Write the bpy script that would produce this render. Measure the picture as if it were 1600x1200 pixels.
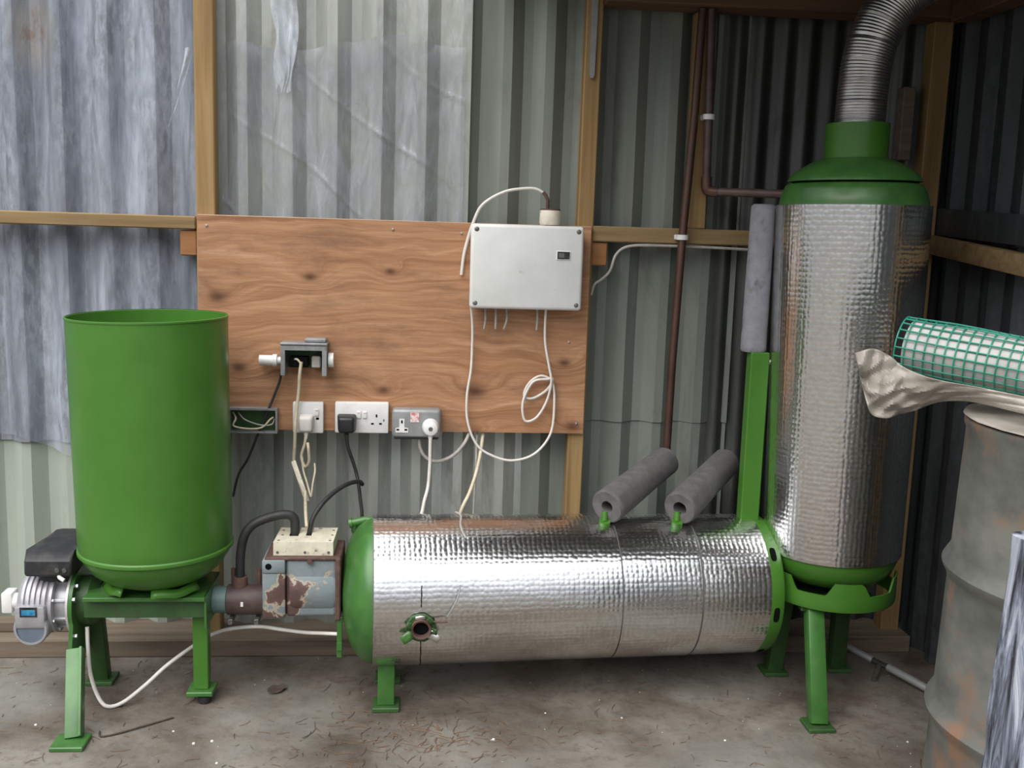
import bpy, bmesh, math, random
from mathutils import Vector, Matrix, noise
random.seed(7)
for o in list(bpy.data.objects): bpy.data.objects.remove(o)
scene = bpy.context.scene
col = scene.collection

# ------------------------------------------------------------------ camera
PITCH, ROLL, YAW = math.radians(8.8), math.radians(1.8), math.radians(5.2)
fw = Vector((math.sin(YAW)*math.cos(PITCH), math.cos(YAW)*math.cos(PITCH), -math.sin(PITCH)))
r0 = Vector((math.cos(YAW), -math.sin(YAW), 0)); u0 = r0.cross(fw)
rt = r0*math.cos(ROLL)+u0*math.sin(ROLL); up = -r0*math.sin(ROLL)+u0*math.cos(ROLL)
cd = bpy.data.cameras.new('camera'); cam = bpy.data.objects.new('camera', cd); col.objects.link(cam)
cd.sensor_width = 36; cd.lens = 36.0; cd.clip_start = .05
m = Matrix((rt, up, -fw)).transposed().to_4x4(); m.translation = (0, -2.88, 1.215)
cam.matrix_world = m
scene.camera = cam

# ------------------------------------------------------------------ light
w = bpy.data.worlds.new('World'); scene.world = w; w.use_nodes = True
nt = w.node_tree; nt.nodes.clear()
wo = nt.nodes.new('ShaderNodeOutputWorld'); bg = nt.nodes.new('ShaderNodeBackground')
tc = nt.nodes.new('ShaderNodeTexCoord'); sx = nt.nodes.new('ShaderNodeSeparateXYZ')
rp = nt.nodes.new('ShaderNodeValToRGB')
nt.links.new(tc.outputs['Generated'], sx.inputs[0]); nt.links.new(sx.outputs['Z'], rp.inputs[0])
e = rp.color_ramp.elements
e[0].position = 0.0; e[0].color = (.36, .36, .35, 1)
e[1].position = .9; e[1].color = (2.2, 2.26, 2.38, 1)
k = e.new(.25); k.color = (.62, .65, .71, 1)
nt.links.new(rp.outputs[0], bg.inputs[0]); bg.inputs[1].default_value = .85
nt.links.new(bg.outputs[0], wo.inputs[0])
sd = bpy.data.lights.new('hazy_sun', 'SUN'); sd.energy = 2.7; sd.angle = math.radians(56); sd.color = (1, .98, .94)
so = bpy.data.objects.new('hazy_sun', sd); col.objects.link(so)
so.rotation_euler = Vector((.47, .62, -.88)).to_track_quat('-Z', 'Y').to_euler()
so.location = (-3, -4, 5)
vs = scene.view_settings
vs.view_transform = 'Standard'; vs.look = 'None'; vs.gamma = 1; vs.use_curve_mapping = False
vs.exposure = 0.25

# ------------------------------------------------------------------ materials
def mk(name):
    m = bpy.data.materials.new(name); m.use_nodes = True
    return m, m.node_tree, m.node_tree.nodes['Principled BSDF']
def N(nt, t, **kw):
    n = nt.nodes.new(t)
    for a, b in kw.items():
        if a.startswith('i_'): n.inputs[a[2:].replace('_', ' ')].default_value = b
        else: setattr(n, a, b)
    return n
def rgba(c): return (c[0], c[1], c[2], 1)
def coords(nt, scale, kind='Object', loc=(0,0,0)):
    t = N(nt, 'ShaderNodeTexCoord'); mp = N(nt, 'ShaderNodeMapping')
    mp.inputs['Scale'].default_value = scale; mp.inputs['Location'].default_value = loc
    nt.links.new(t.outputs[kind], mp.inputs[0]); return mp.outputs[0]
def nz(nt, vec, scale=1, detail=5, rough=.6, dist=0):
    n = N(nt, 'ShaderNodeTexNoise'); n.inputs['Scale'].default_value = scale
    n.inputs['Detail'].default_value = detail; n.inputs['Roughness'].default_value = rough
    n.inputs['Distortion'].default_value = dist
    nt.links.new(vec, n.inputs['Vector']); return n.outputs['Fac']
def ramp(nt, fac, stops):
    r = N(nt, 'ShaderNodeValToRGB'); el = r.color_ramp.elements
    while len(el) < len(stops): el.new(.5)
    for q, (p, c) in zip(el, stops):
        q.position = p; q.color = rgba(c) if hasattr(c, '__len__') else (c, c, c, 1)
    nt.links.new(fac, r.inputs[0]); return r.outputs[0]
def mixc(nt, fac, a, b, mode='MIX'):
    n = N(nt, 'ShaderNodeMix', data_type='RGBA', blend_type=mode)
    for s, v in ((n.inputs[0], fac), (n.inputs[6], a), (n.inputs[7], b)):
        if isinstance(v, bpy.types.NodeSocket): nt.links.new(v, s)
        elif hasattr(v, '__len__'): s.default_value = rgba(v)
        else: s.default_value = v
    return n.outputs[2]
def math_(nt, op, a, b=None):
    n = N(nt, 'ShaderNodeMath', operation=op)
    for s, v in ((n.inputs[0], a), (n.inputs[1], b)):
        if v is None: continue
        if isinstance(v, bpy.types.NodeSocket): nt.links.new(v, s)
        else: s.default_value = v
    return n.outputs[0]
def bump(nt, p, h, strength=.3, dist=.002):
    b = N(nt, 'ShaderNodeBump'); b.inputs['Strength'].default_value = strength
    b.inputs['Distance'].default_value = dist
    nt.links.new(h, b.inputs['Height']); nt.links.new(b.outputs[0], p.inputs['Normal'])
def simple(name, c1, c2=None, scale=(30,30,30), rough=.5, metal=0, lo=.35, hi=.65, bmp=0, detail=5, spots=None, spec=.5, bd=.002):
    m, nt, p = mk(name)
    p.inputs['Roughness'].default_value = rough; p.inputs['Metallic'].default_value = metal
    p.inputs['Specular IOR Level'].default_value = spec
    v = coords(nt, scale); f = nz(nt, v, 1, detail)
    c = ramp(nt, f, [(lo, c1), (hi, c2 or c1)])
    if spots:
        sc, scale2, slo, shi = spots
        f2 = nz(nt, coords(nt, scale2, loc=(3.1, 1.7, 5.2)), 1, 6, .65)
        c = mixc(nt, ramp(nt, f2, [(slo, 0.0), (shi, 1.0)]), c, sc)
    nt.links.new(c, p.inputs['Base Color'])
    if bmp: bump(nt, p, f, bmp, bd)
    return m
M = {}
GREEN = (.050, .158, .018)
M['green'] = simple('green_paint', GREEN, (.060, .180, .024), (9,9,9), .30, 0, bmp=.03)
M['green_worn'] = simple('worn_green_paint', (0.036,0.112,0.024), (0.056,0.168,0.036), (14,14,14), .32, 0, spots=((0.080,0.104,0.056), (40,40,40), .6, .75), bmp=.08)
M['green_dark'] = simple('dull_shaded_green_paint', (0.024,0.068,0.016), (0.036,0.096,0.024), (18,18,18), .55, 0, spots=((0.048,0.040,0.028), (30,30,30), .55, .75))  # dull green; on the tower's rear legs it paints in their shade
def foil():
    m, nt, p = mk('bubble_foil')
    p.inputs['Metallic'].default_value = 1; p.inputs['Roughness'].default_value = .21
    uv = coords(nt, (1,1,1), 'UV')
    vo = N(nt, 'ShaderNodeTexVoronoi', feature='SMOOTH_F1'); vo.inputs['Scale'].default_value = 1/.0125
    vo.inputs['Randomness'].default_value = .32; vo.inputs['Smoothness'].default_value = .35
    nt.links.new(uv, vo.inputs['Vector'])
    big = nz(nt, coords(nt, (22,9,1), 'UV'), 1, 3)
    h = math_(nt, 'ADD', math_(nt, 'MULTIPLY', vo.outputs['Distance'], -1.0), math_(nt, 'MULTIPLY', big, .7))
    bump(nt, p, h, .30, .0036)
    c = ramp(nt, nz(nt, coords(nt, (60,60,1), 'UV'), 1, 4), [(.3, (.70,.69,.67)), (.7, (.85,.85,.85))])
    nt.links.new(c, p.inputs['Base Color'])
    return m
M['foil'] = foil()
M['foil_edge'] = simple('foil_offcut', (.6,.58,.52), (.8,.8,.78), (80,80,80), .35, .9, bmp=.3)
M['duct'] = simple('aluminium_duct', (.62,.61,.6), (.75,.75,.74), (30,30,30), .3, 1)
def sheetmat(name, a, b, stain, rough, metal, spangle=.0, slo=.55, shi=.75, rust=None):
    m, nt, p = mk(name)
    p.inputs['Roughness'].default_value = rough; p.inputs['Metallic'].default_value = metal
    f = nz(nt, coords(nt, (14,14,1.2)), 1, 6)
    c = ramp(nt, f, [(.35, a), (.65, b)])
    f2 = nz(nt, coords(nt, (7,7,2.2), loc=(5,2,1)), 1, 7, .7, 1.0)
    c = mixc(nt, ramp(nt, f2, [(slo, 0.0), (shi, .8)]), c, stain)
    if spangle:
        f3 = nz(nt, coords(nt, (60,60,22)), 1, 4, .65)
        f4 = nz(nt, coords(nt, (9,9,1.3), loc=(1.3,0,.4)), 1, 3)
        msk = math_(nt, 'MULTIPLY', ramp(nt, f3, [(.42, 0.0), (.62, spangle)]), ramp(nt, f4, [(.42, .15), (.62, 1.0)]))
        c = mixc(nt, msk, c, (.66,.70,.78))
    if rust:
        g = N(nt, 'ShaderNodeSeparateXYZ'); nt.links.new(coords(nt, (1,1,1)), g.inputs[0])
        dx = math_(nt, 'DIVIDE', math_(nt, 'SUBTRACT', g.outputs['X'], rust[0]), .06); dz = math_(nt, 'DIVIDE', math_(nt, 'SUBTRACT', g.outputs['Z'], rust[1]), .10)
        d2 = math_(nt, 'EXPONENT', math_(nt, 'MULTIPLY', math_(nt, 'ADD', math_(nt, 'MULTIPLY', dx, dx), math_(nt, 'MULTIPLY', dz, dz)), -1.0))
        rn = nz(nt, coords(nt, (38,38,26)), 1, 6, .7)
        c = mixc(nt, ramp(nt, math_(nt, 'MULTIPLY', d2, 1.0), [(.2, 0.0), (.7, .75)]), c, (.42,.36,.27))
        c = mixc(nt, ramp(nt, math_(nt, 'MULTIPLY', d2, rn), [(.40, 0.0), (.52, .9)]), c, (.30,.14,.05))
    nt.links.new(c, p.inputs['Base Color'])
    bump(nt, p, nz(nt, coords(nt, (40,40,12)), 1, 5), .12, .002)
    return m
M['galv'] = sheetmat('galvanised_steel', (0.20,0.22,0.25), (0.30,0.32,0.345), (0.13,0.13,0.135), .38, .35, .55, rust=(-1.03, 1.68))
M['galv_mid'] = sheetmat('streaked_galvanised_steel', (0.30,0.315,0.29), (0.42,0.43,0.385), (0.144,0.137,0.130), .42, .3, .2)
M['sheet_green'] = sheetmat('grey_green_sheet', (0.166,0.184,0.158), (0.216,0.234,0.205), (0.122,0.119,0.101), .5, .1, 0)
M['sheet_pale'] = sheetmat('pale_green_sheet', (0.302,0.346,0.295), (0.374,0.410,0.353), (0.216,0.230,0.194), .55, .05, 0)
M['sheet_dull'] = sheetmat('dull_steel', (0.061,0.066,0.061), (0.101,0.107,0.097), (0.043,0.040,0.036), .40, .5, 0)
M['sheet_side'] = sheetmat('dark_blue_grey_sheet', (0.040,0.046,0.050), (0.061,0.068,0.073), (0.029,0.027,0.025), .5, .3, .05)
def wood(name, a, b, dark, grain=(45,45,2.2), rough=.75, lo=.35, hi=.65):
    m, nt, p = mk(name); p.inputs['Roughness'].default_value = rough; p.inputs['Specular IOR Level'].default_value = .25
    f = nz(nt, coords(nt, grain), 1, 7, .65, .4)
    c = ramp(nt, f, [(lo, a), (hi, b)])
    f2 = nz(nt, coords(nt, tuple(g*.35 for g in grain), loc=(2,7,4)), 1, 5)
    c = mixc(nt, ramp(nt, f2, [(.55, 0.0), (.8, .85)]), c, dark)
    nt.links.new(c, p.inputs['Base Color']); bump(nt, p, f, .25, .002)
    return m
M['stud'] = wood('pine_timber', (0.240,0.148,0.060), (0.336,0.224,0.104), (0.128,0.072,0.032))
M['rail'] = wood('weathered_rail', (0.192,0.124,0.056), (0.288,0.200,0.100), (0.104,0.064,0.032), (2.2,45,45))
M['cleat'] = wood('orange_timber', (0.240,0.108,0.044), (0.320,0.152,0.064), (0.136,0.064,0.028), (3,30,30))
M['beam'] = wood('dark_beam', (.10,.055,.035), (.15,.085,.05), (.05,.03,.02), (2.2,40,40))
M['sleeper'] = wood('dirty_timber', (0.136,0.104,0.076), (0.200,0.160,0.120), (0.072,0.052,0.040), (2.5,35,35), .9)
def plywood():
    m, nt, p = mk('plywood'); p.inputs['Roughness'].default_value = .68; p.inputs['Specular IOR Level'].default_value = .3
    base = coords(nt, (1,1,1)); sep = N(nt, 'ShaderNodeSeparateXYZ'); nt.links.new(base, sep.inputs[0])
    knots = [(-.30,.42,.030), (-.085,.44,.022), (-.545,.36,.042), (-.10,.115,.030), (.155,.115,.045), (.16,-.005,.024), (-.49,.17,.035), (.43,.02,.04), (.40,.2,.03)]
    disp = None; dark = None
    for kx, kz, kr in knots:
        dx = math_(nt, 'SUBTRACT', sep.outputs['X'], kx); dz = math_(nt, 'SUBTRACT', sep.outputs['Z'], kz)
        dx2 = math_(nt, 'MULTIPLY', dx, .62)
        d = math_(nt, 'SQRT', math_(nt, 'ADD', math_(nt, 'MULTIPLY', dx2, dx2), math_(nt, 'MULTIPLY', dz, dz)))
        g = math_(nt, 'EXPONENT', math_(nt, 'MULTIPLY', math_(nt, 'POWER', math_(nt, 'DIVIDE', d, kr), 2.0), -.55))
        kk = math_(nt, 'EXPONENT', math_(nt, 'MULTIPLY', math_(nt, 'POWER', math_(nt, 'DIVIDE', d, kr*.42), 2.0), -1.0))
        disp = g if disp is None else math_(nt, 'ADD', disp, g)
        dark = kk if dark is None else math_(nt, 'ADD', dark, kk)
    wob = nz(nt, coords(nt, (1.6,1,5)), 1, 3)
    cx = N(nt, 'ShaderNodeCombineXYZ')
    nt.links.new(math_(nt, 'MULTIPLY', sep.outputs['X'], 1.0), cx.inputs[0])
    zz = math_(nt, 'ADD', math_(nt, 'ADD', sep.outputs['Z'], math_(nt, 'MULTIPLY', disp, .05)), math_(nt, 'MULTIPLY', wob, .16))
    nt.links.new(math_(nt, 'MULTIPLY', zz, 34), cx.inputs[2])
    f = nz(nt, cx.outputs[0], 1.5, 8, .62)
    fine = nz(nt, coords(nt, (8,50,150)), 1, 6, .72, .3)
    c = ramp(nt, f, [(.30, (.23,.105,.052)), (.43, (.36,.18,.09)), (.56, (.445,.24,.128)), (.72,(.54,.325,.19))])
    c = mixc(nt, ramp(nt, fine, [(.40, .0), (.70, .5)]), c, (.20,.095,.048))
    st = nz(nt, coords(nt, (3,1,9), loc=(4,1,2)), 1, 6, .7)
    c = mixc(nt, ramp(nt, st, [(.52, 0.0), (.70, .6)]), c, (.14,.078,.055))
    c = mixc(nt, math_(nt, 'MINIMUM', math_(nt, 'MULTIPLY', dark, .9), .9), c, (.085,.033,.018))
    nt.links.new(c, p.inputs['Base Color']); bump(nt, p, fine, .15, .001)
    return m
M['ply'] = plywood()
M['ply_edge'] = simple('ply_edge', (.42,.26,.16), (.55,.38,.26), (4,60,60), .8)
M['white'] = simple('white_plastic', (.66,.65,.63), (.74,.73,.71), (30,30,30), .35)
M['enclosure'] = simple('grey_white_plastic', (.60,.60,.58), (.67,.67,.65), (12,12,12), .4, 0, spots=((.36,.35,.32), (35,35,35), .66, .8))
M['enclosure_edge'] = simple('white_rim_plastic', (.70,.70,.68), (.76,.76,.74), (20,20,20), .35)
M['black'] = simple('black_plastic', (.011,.011,.013), (.02,.02,.022), (30,30,30), .4)
M['rubber'] = simple('black_rubber', (.016,.015,.015), (.03,.028,.027), (40,40,40), .55)
M['hole'] = simple('dark_void', (.006,.006,.006), None, (5,5,5), .9, spec=.05)
M['motor_black'] = simple('dusty_black_plastic', (.016,.016,.019), (.05,.047,.042), (25,25,25), .55, 0, .45, .7)
M['cream'] = simple('aged_cream_plastic', (.55,.50,.38), (.70,.65,.52), (25,25,25), .6, 0, spots=((.20,.14,.08), (45,45,45), .58, .72))
M['ceramic'] = simple('stained_cream_ceramic', (.60,.54,.44), (.72,.68,.58), (30,30,30), .4, 0, spots=((.20,.12,.08), (50,50,50), .56, .7))
M['cable_white'] = simple('white_cable', (.62,.58,.53), (.70,.67,.62), (40,40,40), .5)
M['cable_cream'] = simple('cream_cable', (.50,.42,.29), (.62,.55,.41), (40,40,40), .55)
M['cable_grey'] = simple('dirty_grey_cable', (.30,.28,.25), (.42,.39,.35), (40,40,40), .6)
M['grey_metal'] = simple('grey_cast_metal', (.20,.20,.20), (.30,.30,.30), (30,30,30), .55, .3, spots=((.12,.11,.10), (30,30,30), .55, .75), bmp=.15)
M['alu'] = simple('cast_aluminium', (.33,.32,.34), (.44,.43,.45), (35,35,35), .45, .45, bmp=.12)
M['clad'] = simple('metalclad_grey', (.24,.25,.25), (.32,.33,.32), (20,20,20), .45, .3)
M['steel'] = simple('bright_steel', (.55,.56,.58), (.7,.7,.7), (40,40,40), .3, .9)
M['zinc'] = simple('zinc_flange', (.45,.46,.42), (.58,.60,.55), (25,25,25), .45, .3)
M['screw'] = simple('dull_screw', (.12,.12,.11), (.22,.22,.2), (90,90,90), .5, .7)
M['bluecap'] = simple('blue_grey_cap', (.10,.13,.17), (.14,.17,.21), (20,20,20), .5)
M['label_blue'] = simple('blue_label', (.02,.13,.28), (.05,.28,.45), (60,60,60), .3)
M['display'] = simple('display', (.012,.013,.014), (.05,.05,.05), (120,120,120), .15)
M['red_label'] = simple('red_white_label', (.55,.18,.18), (.72,.62,.60), (110,110,110), .5, 0, .42, .58)
M['copper'] = simple('tarnished_copper', (.075,.038,.030), (.12,.062,.046), (20,20,6), .45, .5, spots=((.06,.05,.04), (30,30,12), .55, .75))
M['lag'] = simple('grey_foam', (0.092,0.086,0.086), (0.132,0.124,0.122), (35,35,35), .9, 0, spots=((0.192,0.176,0.168), (70,70,70), .66, .75), bmp=.3)
M['lag_pale'] = simple('pale_grey_foam', (0.192,0.192,0.212), (0.248,0.248,0.272), (30,30,30), .85, 0, spots=((0.128,0.120,0.120), (40,40,20), .58, .72), bmp=.2)
M['rust'] = simple('rust', (.075,.038,.032), (.14,.075,.06), (25,25,25), .75, .1, spots=((.22,.12,.06), (45,45,45), .58, .72), bmp=.4)
M['pipe_brown'] = simple('brown_coupling', (.060,.035,.033), (.10,.065,.058), (20,20,20), .5, .1)
M['blue_pipe'] = simple('blue_green_pipe', (.10,.17,.165), (.15,.23,.21), (20,20,20), .5)
def peeled():
    m, nt, p = mk('peeling_blue_paint'); p.inputs['Roughness'].default_value = .62
    f = nz(nt, coords(nt, (9,9,9), loc=(.15,.3,.62)), 1, 6, .6, .5)
    c = ramp(nt, f, [(.34, (.075,.042,.038)), (.425, (.11,.06,.05)), (.435, (.36,.31,.24)), (.455, (.33,.29,.23)), (.47, (.17,.205,.215)), (.62, (.21,.25,.26))])
    f2 = nz(nt, coords(nt, (30,30,30)), 1, 5)
    c = mixc(nt, ramp(nt, f2, [(.58,0.0),(.72,.6)]), c, (.22,.13,.07))
    nt.links.new(c, p.inputs['Base Color']); bump(nt, p, f, .5, .004)
    return m
M['peel'] = peeled()
def concrete():
    m, nt, p = mk('dirty_concrete'); p.inputs['Roughness'].default_value = .9; p.inputs['Specular IOR Level'].default_value = .2
    f = nz(nt, coords(nt, (3.2,3.2,3.2)), 1, 8, .62, .3)
    c = ramp(nt, f, [(.32, (.070,.054,.041)), (.5, (.155,.132,.108)), (.68, (.25,.228,.195))])
    f2 = nz(nt, coords(nt, (24,24,24)), 1, 7, .75)
    c = mixc(nt, ramp(nt, f2, [(.50, 0.0), (.72, .8)]), c, (0.075,0.055,0.041))
    f3 = nz(nt, coords(nt, (1.7,1.7,1.7), loc=(4,2,0)), 1, 5)
    c = mixc(nt, ramp(nt, f3, [(.48, 0.0), (.7, .7)]), c, (0.210,0.214,0.195))
    f4 = nz(nt, coords(nt, (70,70,70)), 1, 4, .8)
    c = mixc(nt, ramp(nt, f4, [(.60, 0.0), (.75, .7)]), c, (0.255,0.232,0.203))
    nt.links.new(c, p.inputs['Base Color']); bump(nt, p, f2, .55, .006)
    return m
M['concrete'] = concrete()
M['drum'] = simple('drum_paint', (.085,.087,.078), (.185,.186,.165), (6,6,9), .6, .15, spots=((.25,.15,.095), (7,7,7), .53, .66), bmp=.3, detail=9)
def bark():
    m, nt, p = mk('flaking_painted_timber'); p.inputs['Roughness'].default_value = .8
    f = nz(nt, coords(nt, (34,34,5)), 1, 8, .68, .6)
    c = ramp(nt, f, [(.40, (.02,.021,.026)), (.46, (.10,.11,.14)), (.53, (.25,.275,.35)), (.62, (.52,.55,.62))])
    nt.links.new(c, p.inputs['Base Color']); bump(nt, p, f, .8, .01)
    return m
M['bark'] = bark()
M['mesh_green'] = simple('green_plastic_mesh', (.02,.22,.15), (.03,.28,.19), (30,30,30), .4)
M['core'] = simple('pale_roll', (.46,.43,.41), (.58,.55,.53), (16,16,16), .75, bmp=.4)
def film(name, a, b, lo, hi, rough, sc=(5,5,2.5)):
    m, nt, p = mk(name); p.inputs['Roughness'].default_value = rough
    f = nz(nt, coords(nt, sc), 1, 7, .65, .6)
    nt.links.new(ramp(nt, f, [(.35, a), (.65, b)]), p.inputs['Base Color'])
    f2 = nz(nt, coords(nt, tuple(s*1.7 for s in sc), loc=(3,3,8)), 1, 6, .65, .8)
    r = ramp(nt, f2, [(.36, lo), (.66, hi)]); bw = N(nt, 'ShaderNodeRGBToBW'); nt.links.new(r, bw.inputs[0])
    nt.links.new(bw.outputs[0], p.inputs['Alpha'])
    bump(nt, p, nz(nt, coords(nt, tuple(s*7 for s in sc)), 1, 6, .7), .35, .004)
    return m
M['film'] = film('glint_streaked_polythene', (0.15,0.17,0.215), (0.50,0.54,0.63), .12, .66, .2, (12,12,1.5))  # whitish streaks put sky glints into the film's colour
M['film_mid'] = film('hazy_polythene', (.30,.32,.35), (.50,.53,.57), .06, .62, .2, (10,10,2.6))
M['film_white'] = film('folded_polythene', (.50,.54,.60), (.62,.66,.72), .3, .8, .25, (14,14,6))
M['film_tan'] = film('tan_polythene', (0.320,0.288,0.240), (0.480,0.440,0.384), .90, .98, .42, (9,9,9))
M['needle'] = simple('dry_needles', (.085,.045,.026), (.18,.095,.048), (3,3,3), .8)
M['flake'] = simple('white_flakes', (.6,.6,.57), (.72,.72,.7), (30,30,30), .7)
M['leaf'] = simple('dead_leaf', (.05,.036,.027), (.085,.06,.045), (40,40,40), .8)

# ------------------------------------------------------------------ mesh helpers
def V(*a): return Vector(a)
class MB:
    def __init__(s): s.v = []; s.f = []; s.uv = []
    def add(s, vs, fs, uvs=None):
        o = len(s.v); s.v += [Vector(x) for x in vs]
        for i, f in enumerate(fs):
            s.f.append([o+j for j in f]); s.uv.append(uvs[i] if uvs else None)
        return s
    def box(s, x0, x1, y0, y1, z0, z1, bev=0, seg=2, mat=None):
        bm = bmesh.new(); bmesh.ops.create_cube(bm, size=1)
        for q in bm.verts: q.co = ((x0+x1)/2+q.co.x*(x1-x0), (y0+y1)/2+q.co.y*(y1-y0), (z0+z1)/2+q.co.z*(z1-z0))
        if bev: bmesh.ops.bevel(bm, geom=bm.edges[:], offset=bev, segments=seg, affect='EDGES', profile=.5)
        s.frombm(bm, mat); return s
    def frombm(s, bm, mat=None):
        bm.verts.index_update()
        s.add([(mat @ q.co if mat else q.co) for q in bm.verts], [[q.index for q in f.verts] for f in bm.faces]); bm.free()
    def beam(s, p0, p1, wd, ht, upv=(0,0,1), bev=0):
        p0, p1 = Vector(p0), Vector(p1); d = (p1-p0); L = d.length; d.normalize()
        a = d.cross(Vector(upv)).normalized(); b = a.cross(d)
        mt = Matrix((a, b, d)).transposed().to_4x4(); mt.translation = p0
        return s.box(-wd/2, wd/2, -ht/2, ht/2, 0, L, bev, mat=mt)
    def lathe(s, prof, org, axis=(0,0,1), seg=48, a0=0, a1=2*math.pi, ref=None, rscale=None):
        org = Vector(org); ax = Vector(axis).normalized()
        rf = Vector(ref) if ref else (Vector((1,0,0)) if abs(ax.x) < .9 else Vector((0,1,0)))
        rf = (rf - ax*rf.dot(ax)).normalized(); bi = ax.cross(rf)
        full = abs(a1-a0-2*math.pi) < 1e-6; n = seg if full else seg+1
        vs = []; R = max(r for r, h in prof)
        arc = [0]
        for i in range(1, len(prof)): arc.append(arc[-1]+math.hypot(prof[i][0]-prof[i-1][0], prof[i][1]-prof[i-1][1]))
        for r, h in prof:
            for j in range(n):
                a = a0+(a1-a0)*j/seg; rr = r*(rscale(a, h) if rscale else 1)
                vs.append(org+ax*h+(rf*math.cos(a)+bi*math.sin(a))*rr)
        fs = []; uvs = []
        for i in range(len(prof)-1):
            for j in range(seg):
                k = (j+1) % n
                fs.append([i*n+j, i*n+k, (i+1)*n+k, (i+1)*n+j])
                u0_, u1_ = R*(a0+(a1-a0)*j/seg), R*(a0+(a1-a0)*(j+1)/seg)
                uvs.append([(u0_, arc[i]), (u1_, arc[i]), (u1_, arc[i+1]), (u0_, arc[i+1])])
        return s.add(vs, fs, uvs)
    def cyl(s, p0, p1, r, seg=24, r1=None):
        p0, p1 = Vector(p0), Vector(p1); L = (p1-p0).length; r1 = r if r1 is None else r1
        return s.lathe([(0.0001,0),(r,0),(r1,L),(0.0001,L)], p0, p1-p0, seg)
    def tube(s, pts, r, seg=8, caps=True):
        pts = [Vector(p) for p in pts]; n = len(pts)
        rr = r if hasattr(r, '__len__') else [r]*n
        t = [(pts[min(i+1,n-1)]-pts[max(i-1,0)]).normalized() for i in range(n)]
        a = t[0].orthogonal().normalized(); vs = []
        for i in range(n):
            a = (a-t[i]*a.dot(t[i])).normalized(); b = t[i].cross(a)
            for j in range(seg):
                q = 2*math.pi*j/seg; vs.append(pts[i]+(a*math.cos(q)+b*math.sin(q))*rr[i])
        fs = [[i*seg+j, i*seg+(j+1)%seg, (i+1)*seg+(j+1)%seg, (i+1)*seg+j] for i in range(n-1) for j in range(seg)]
        if caps: fs += [list(range(seg))[::-1], [(n-1)*seg+j for j in range(seg)]]
        return s.add(vs, fs)
    def prism(s, poly, fn, d0, d1):
        n = len(poly)
        vs = [fn(a, b, d0) for a, b in poly]+[fn(a, b, d1) for a, b in poly]
        fs = [list(range(n))[::-1], [n+i for i in range(n)]]+[[i, (i+1)%n, n+(i+1)%n, n+i] for i in range(n)]
        return s.add(vs, fs)
    def grid(s, nu, nv, fn, uvscale=None):
        vs = [fn(i/(nu-1), j/(nv-1)) for j in range(nv) for i in range(nu)]
        fs = [[j*nu+i, j*nu+i+1, (j+1)*nu+i+1, (j+1)*nu+i] for j in range(nv-1) for i in range(nu-1)]
        return s.add(vs, fs)
    def build(s, name, mat, parent=None, ang=35, solid=0, recalc=True):
        me = bpy.data.meshes.new(name)
        off = parent.matrix_world.translation.copy() if parent else Vector((0,0,0))
        if parent and parent.get('_org') is not None: off = Vector(parent['_org'])
        me.from_pydata([tuple(q-off) for q in s.v], [], s.f)
        if any(s.uv):
            l = me.uv_layers.new(name='UVMap')
            for p, u in zip(me.polygons, s.uv):
                if u:
                    for li, c in zip(p.loop_indices, u): l.data[li].uv = c
        if recalc:
            bm = bmesh.new(); bm.from_mesh(me); bmesh.ops.recalc_face_normals(bm, faces=bm.faces[:]); bm.to_mesh(me); bm.free()
        for p in me.polygons: p.use_smooth = True
        me.set_sharp_from_angle(angle=math.radians(ang))
        me.materials.append(M[mat]); o = bpy.data.objects.new(name, me); col.objects.link(o)
        if parent:
            o.parent = parent; o['_org'] = tuple(off)
        if solid:
            md = o.modifiers.new('thickness', 'SOLIDIFY'); md.thickness = solid; md.offset = 0
        return o
    def thing(s, name, mat, label, cat, org=None, group=None, **kw):
        t = thing(name, label, cat, org or (0,0,0), group) if False else None
        o = s.build(name, mat, None, **kw)
        if org:
            o.data.transform(Matrix.Translation(-Vector(org))); o.location = org
        o['label'] = label; o['category'] = cat
        if group: o['group'] = group
        return o
def thing(name, label, cat, loc, group=None):
    o = bpy.data.objects.new(name, None); col.objects.link(o); o.location = loc; o.empty_display_size = .05
    o['label'] = label; o['category'] = cat; o['_org'] = tuple(loc)
    if group: o['group'] = group
    return o
def struct(name, loc=(0,0,0)):
    o = bpy.data.objects.new(name, None); col.objects.link(o); o.location = loc; o['kind'] = 'structure'; o['_org'] = tuple(loc)
    return o
def cr(pts, n=8):
    pts = [Vector(p) for p in pts]; P = [pts[0]*2-pts[1]]+pts+[pts[-1]*2-pts[-2]]; out = []
    for i in range(1, len(P)-2):
        for k in range(n):
            t = k/n; a, b, c, d = P[i-1:i+3]
            out.append(.5*((2*b)+(c-a)*t+(2*a-5*b+4*c-d)*t*t+(3*b-a-3*c+d)*t**3))
    out.append(pts[-1]); return out
XZ = lambda y: (lambda a, b, d: (a, d, b))

# ================================================================== SETTING
fl = MB(); fl.grid(60, 60, lambda u, v: (-5+10*u, -7+7.1*v, .0))
fo = fl.build('floor', 'concrete'); fo['kind'] = 'structure'

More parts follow.
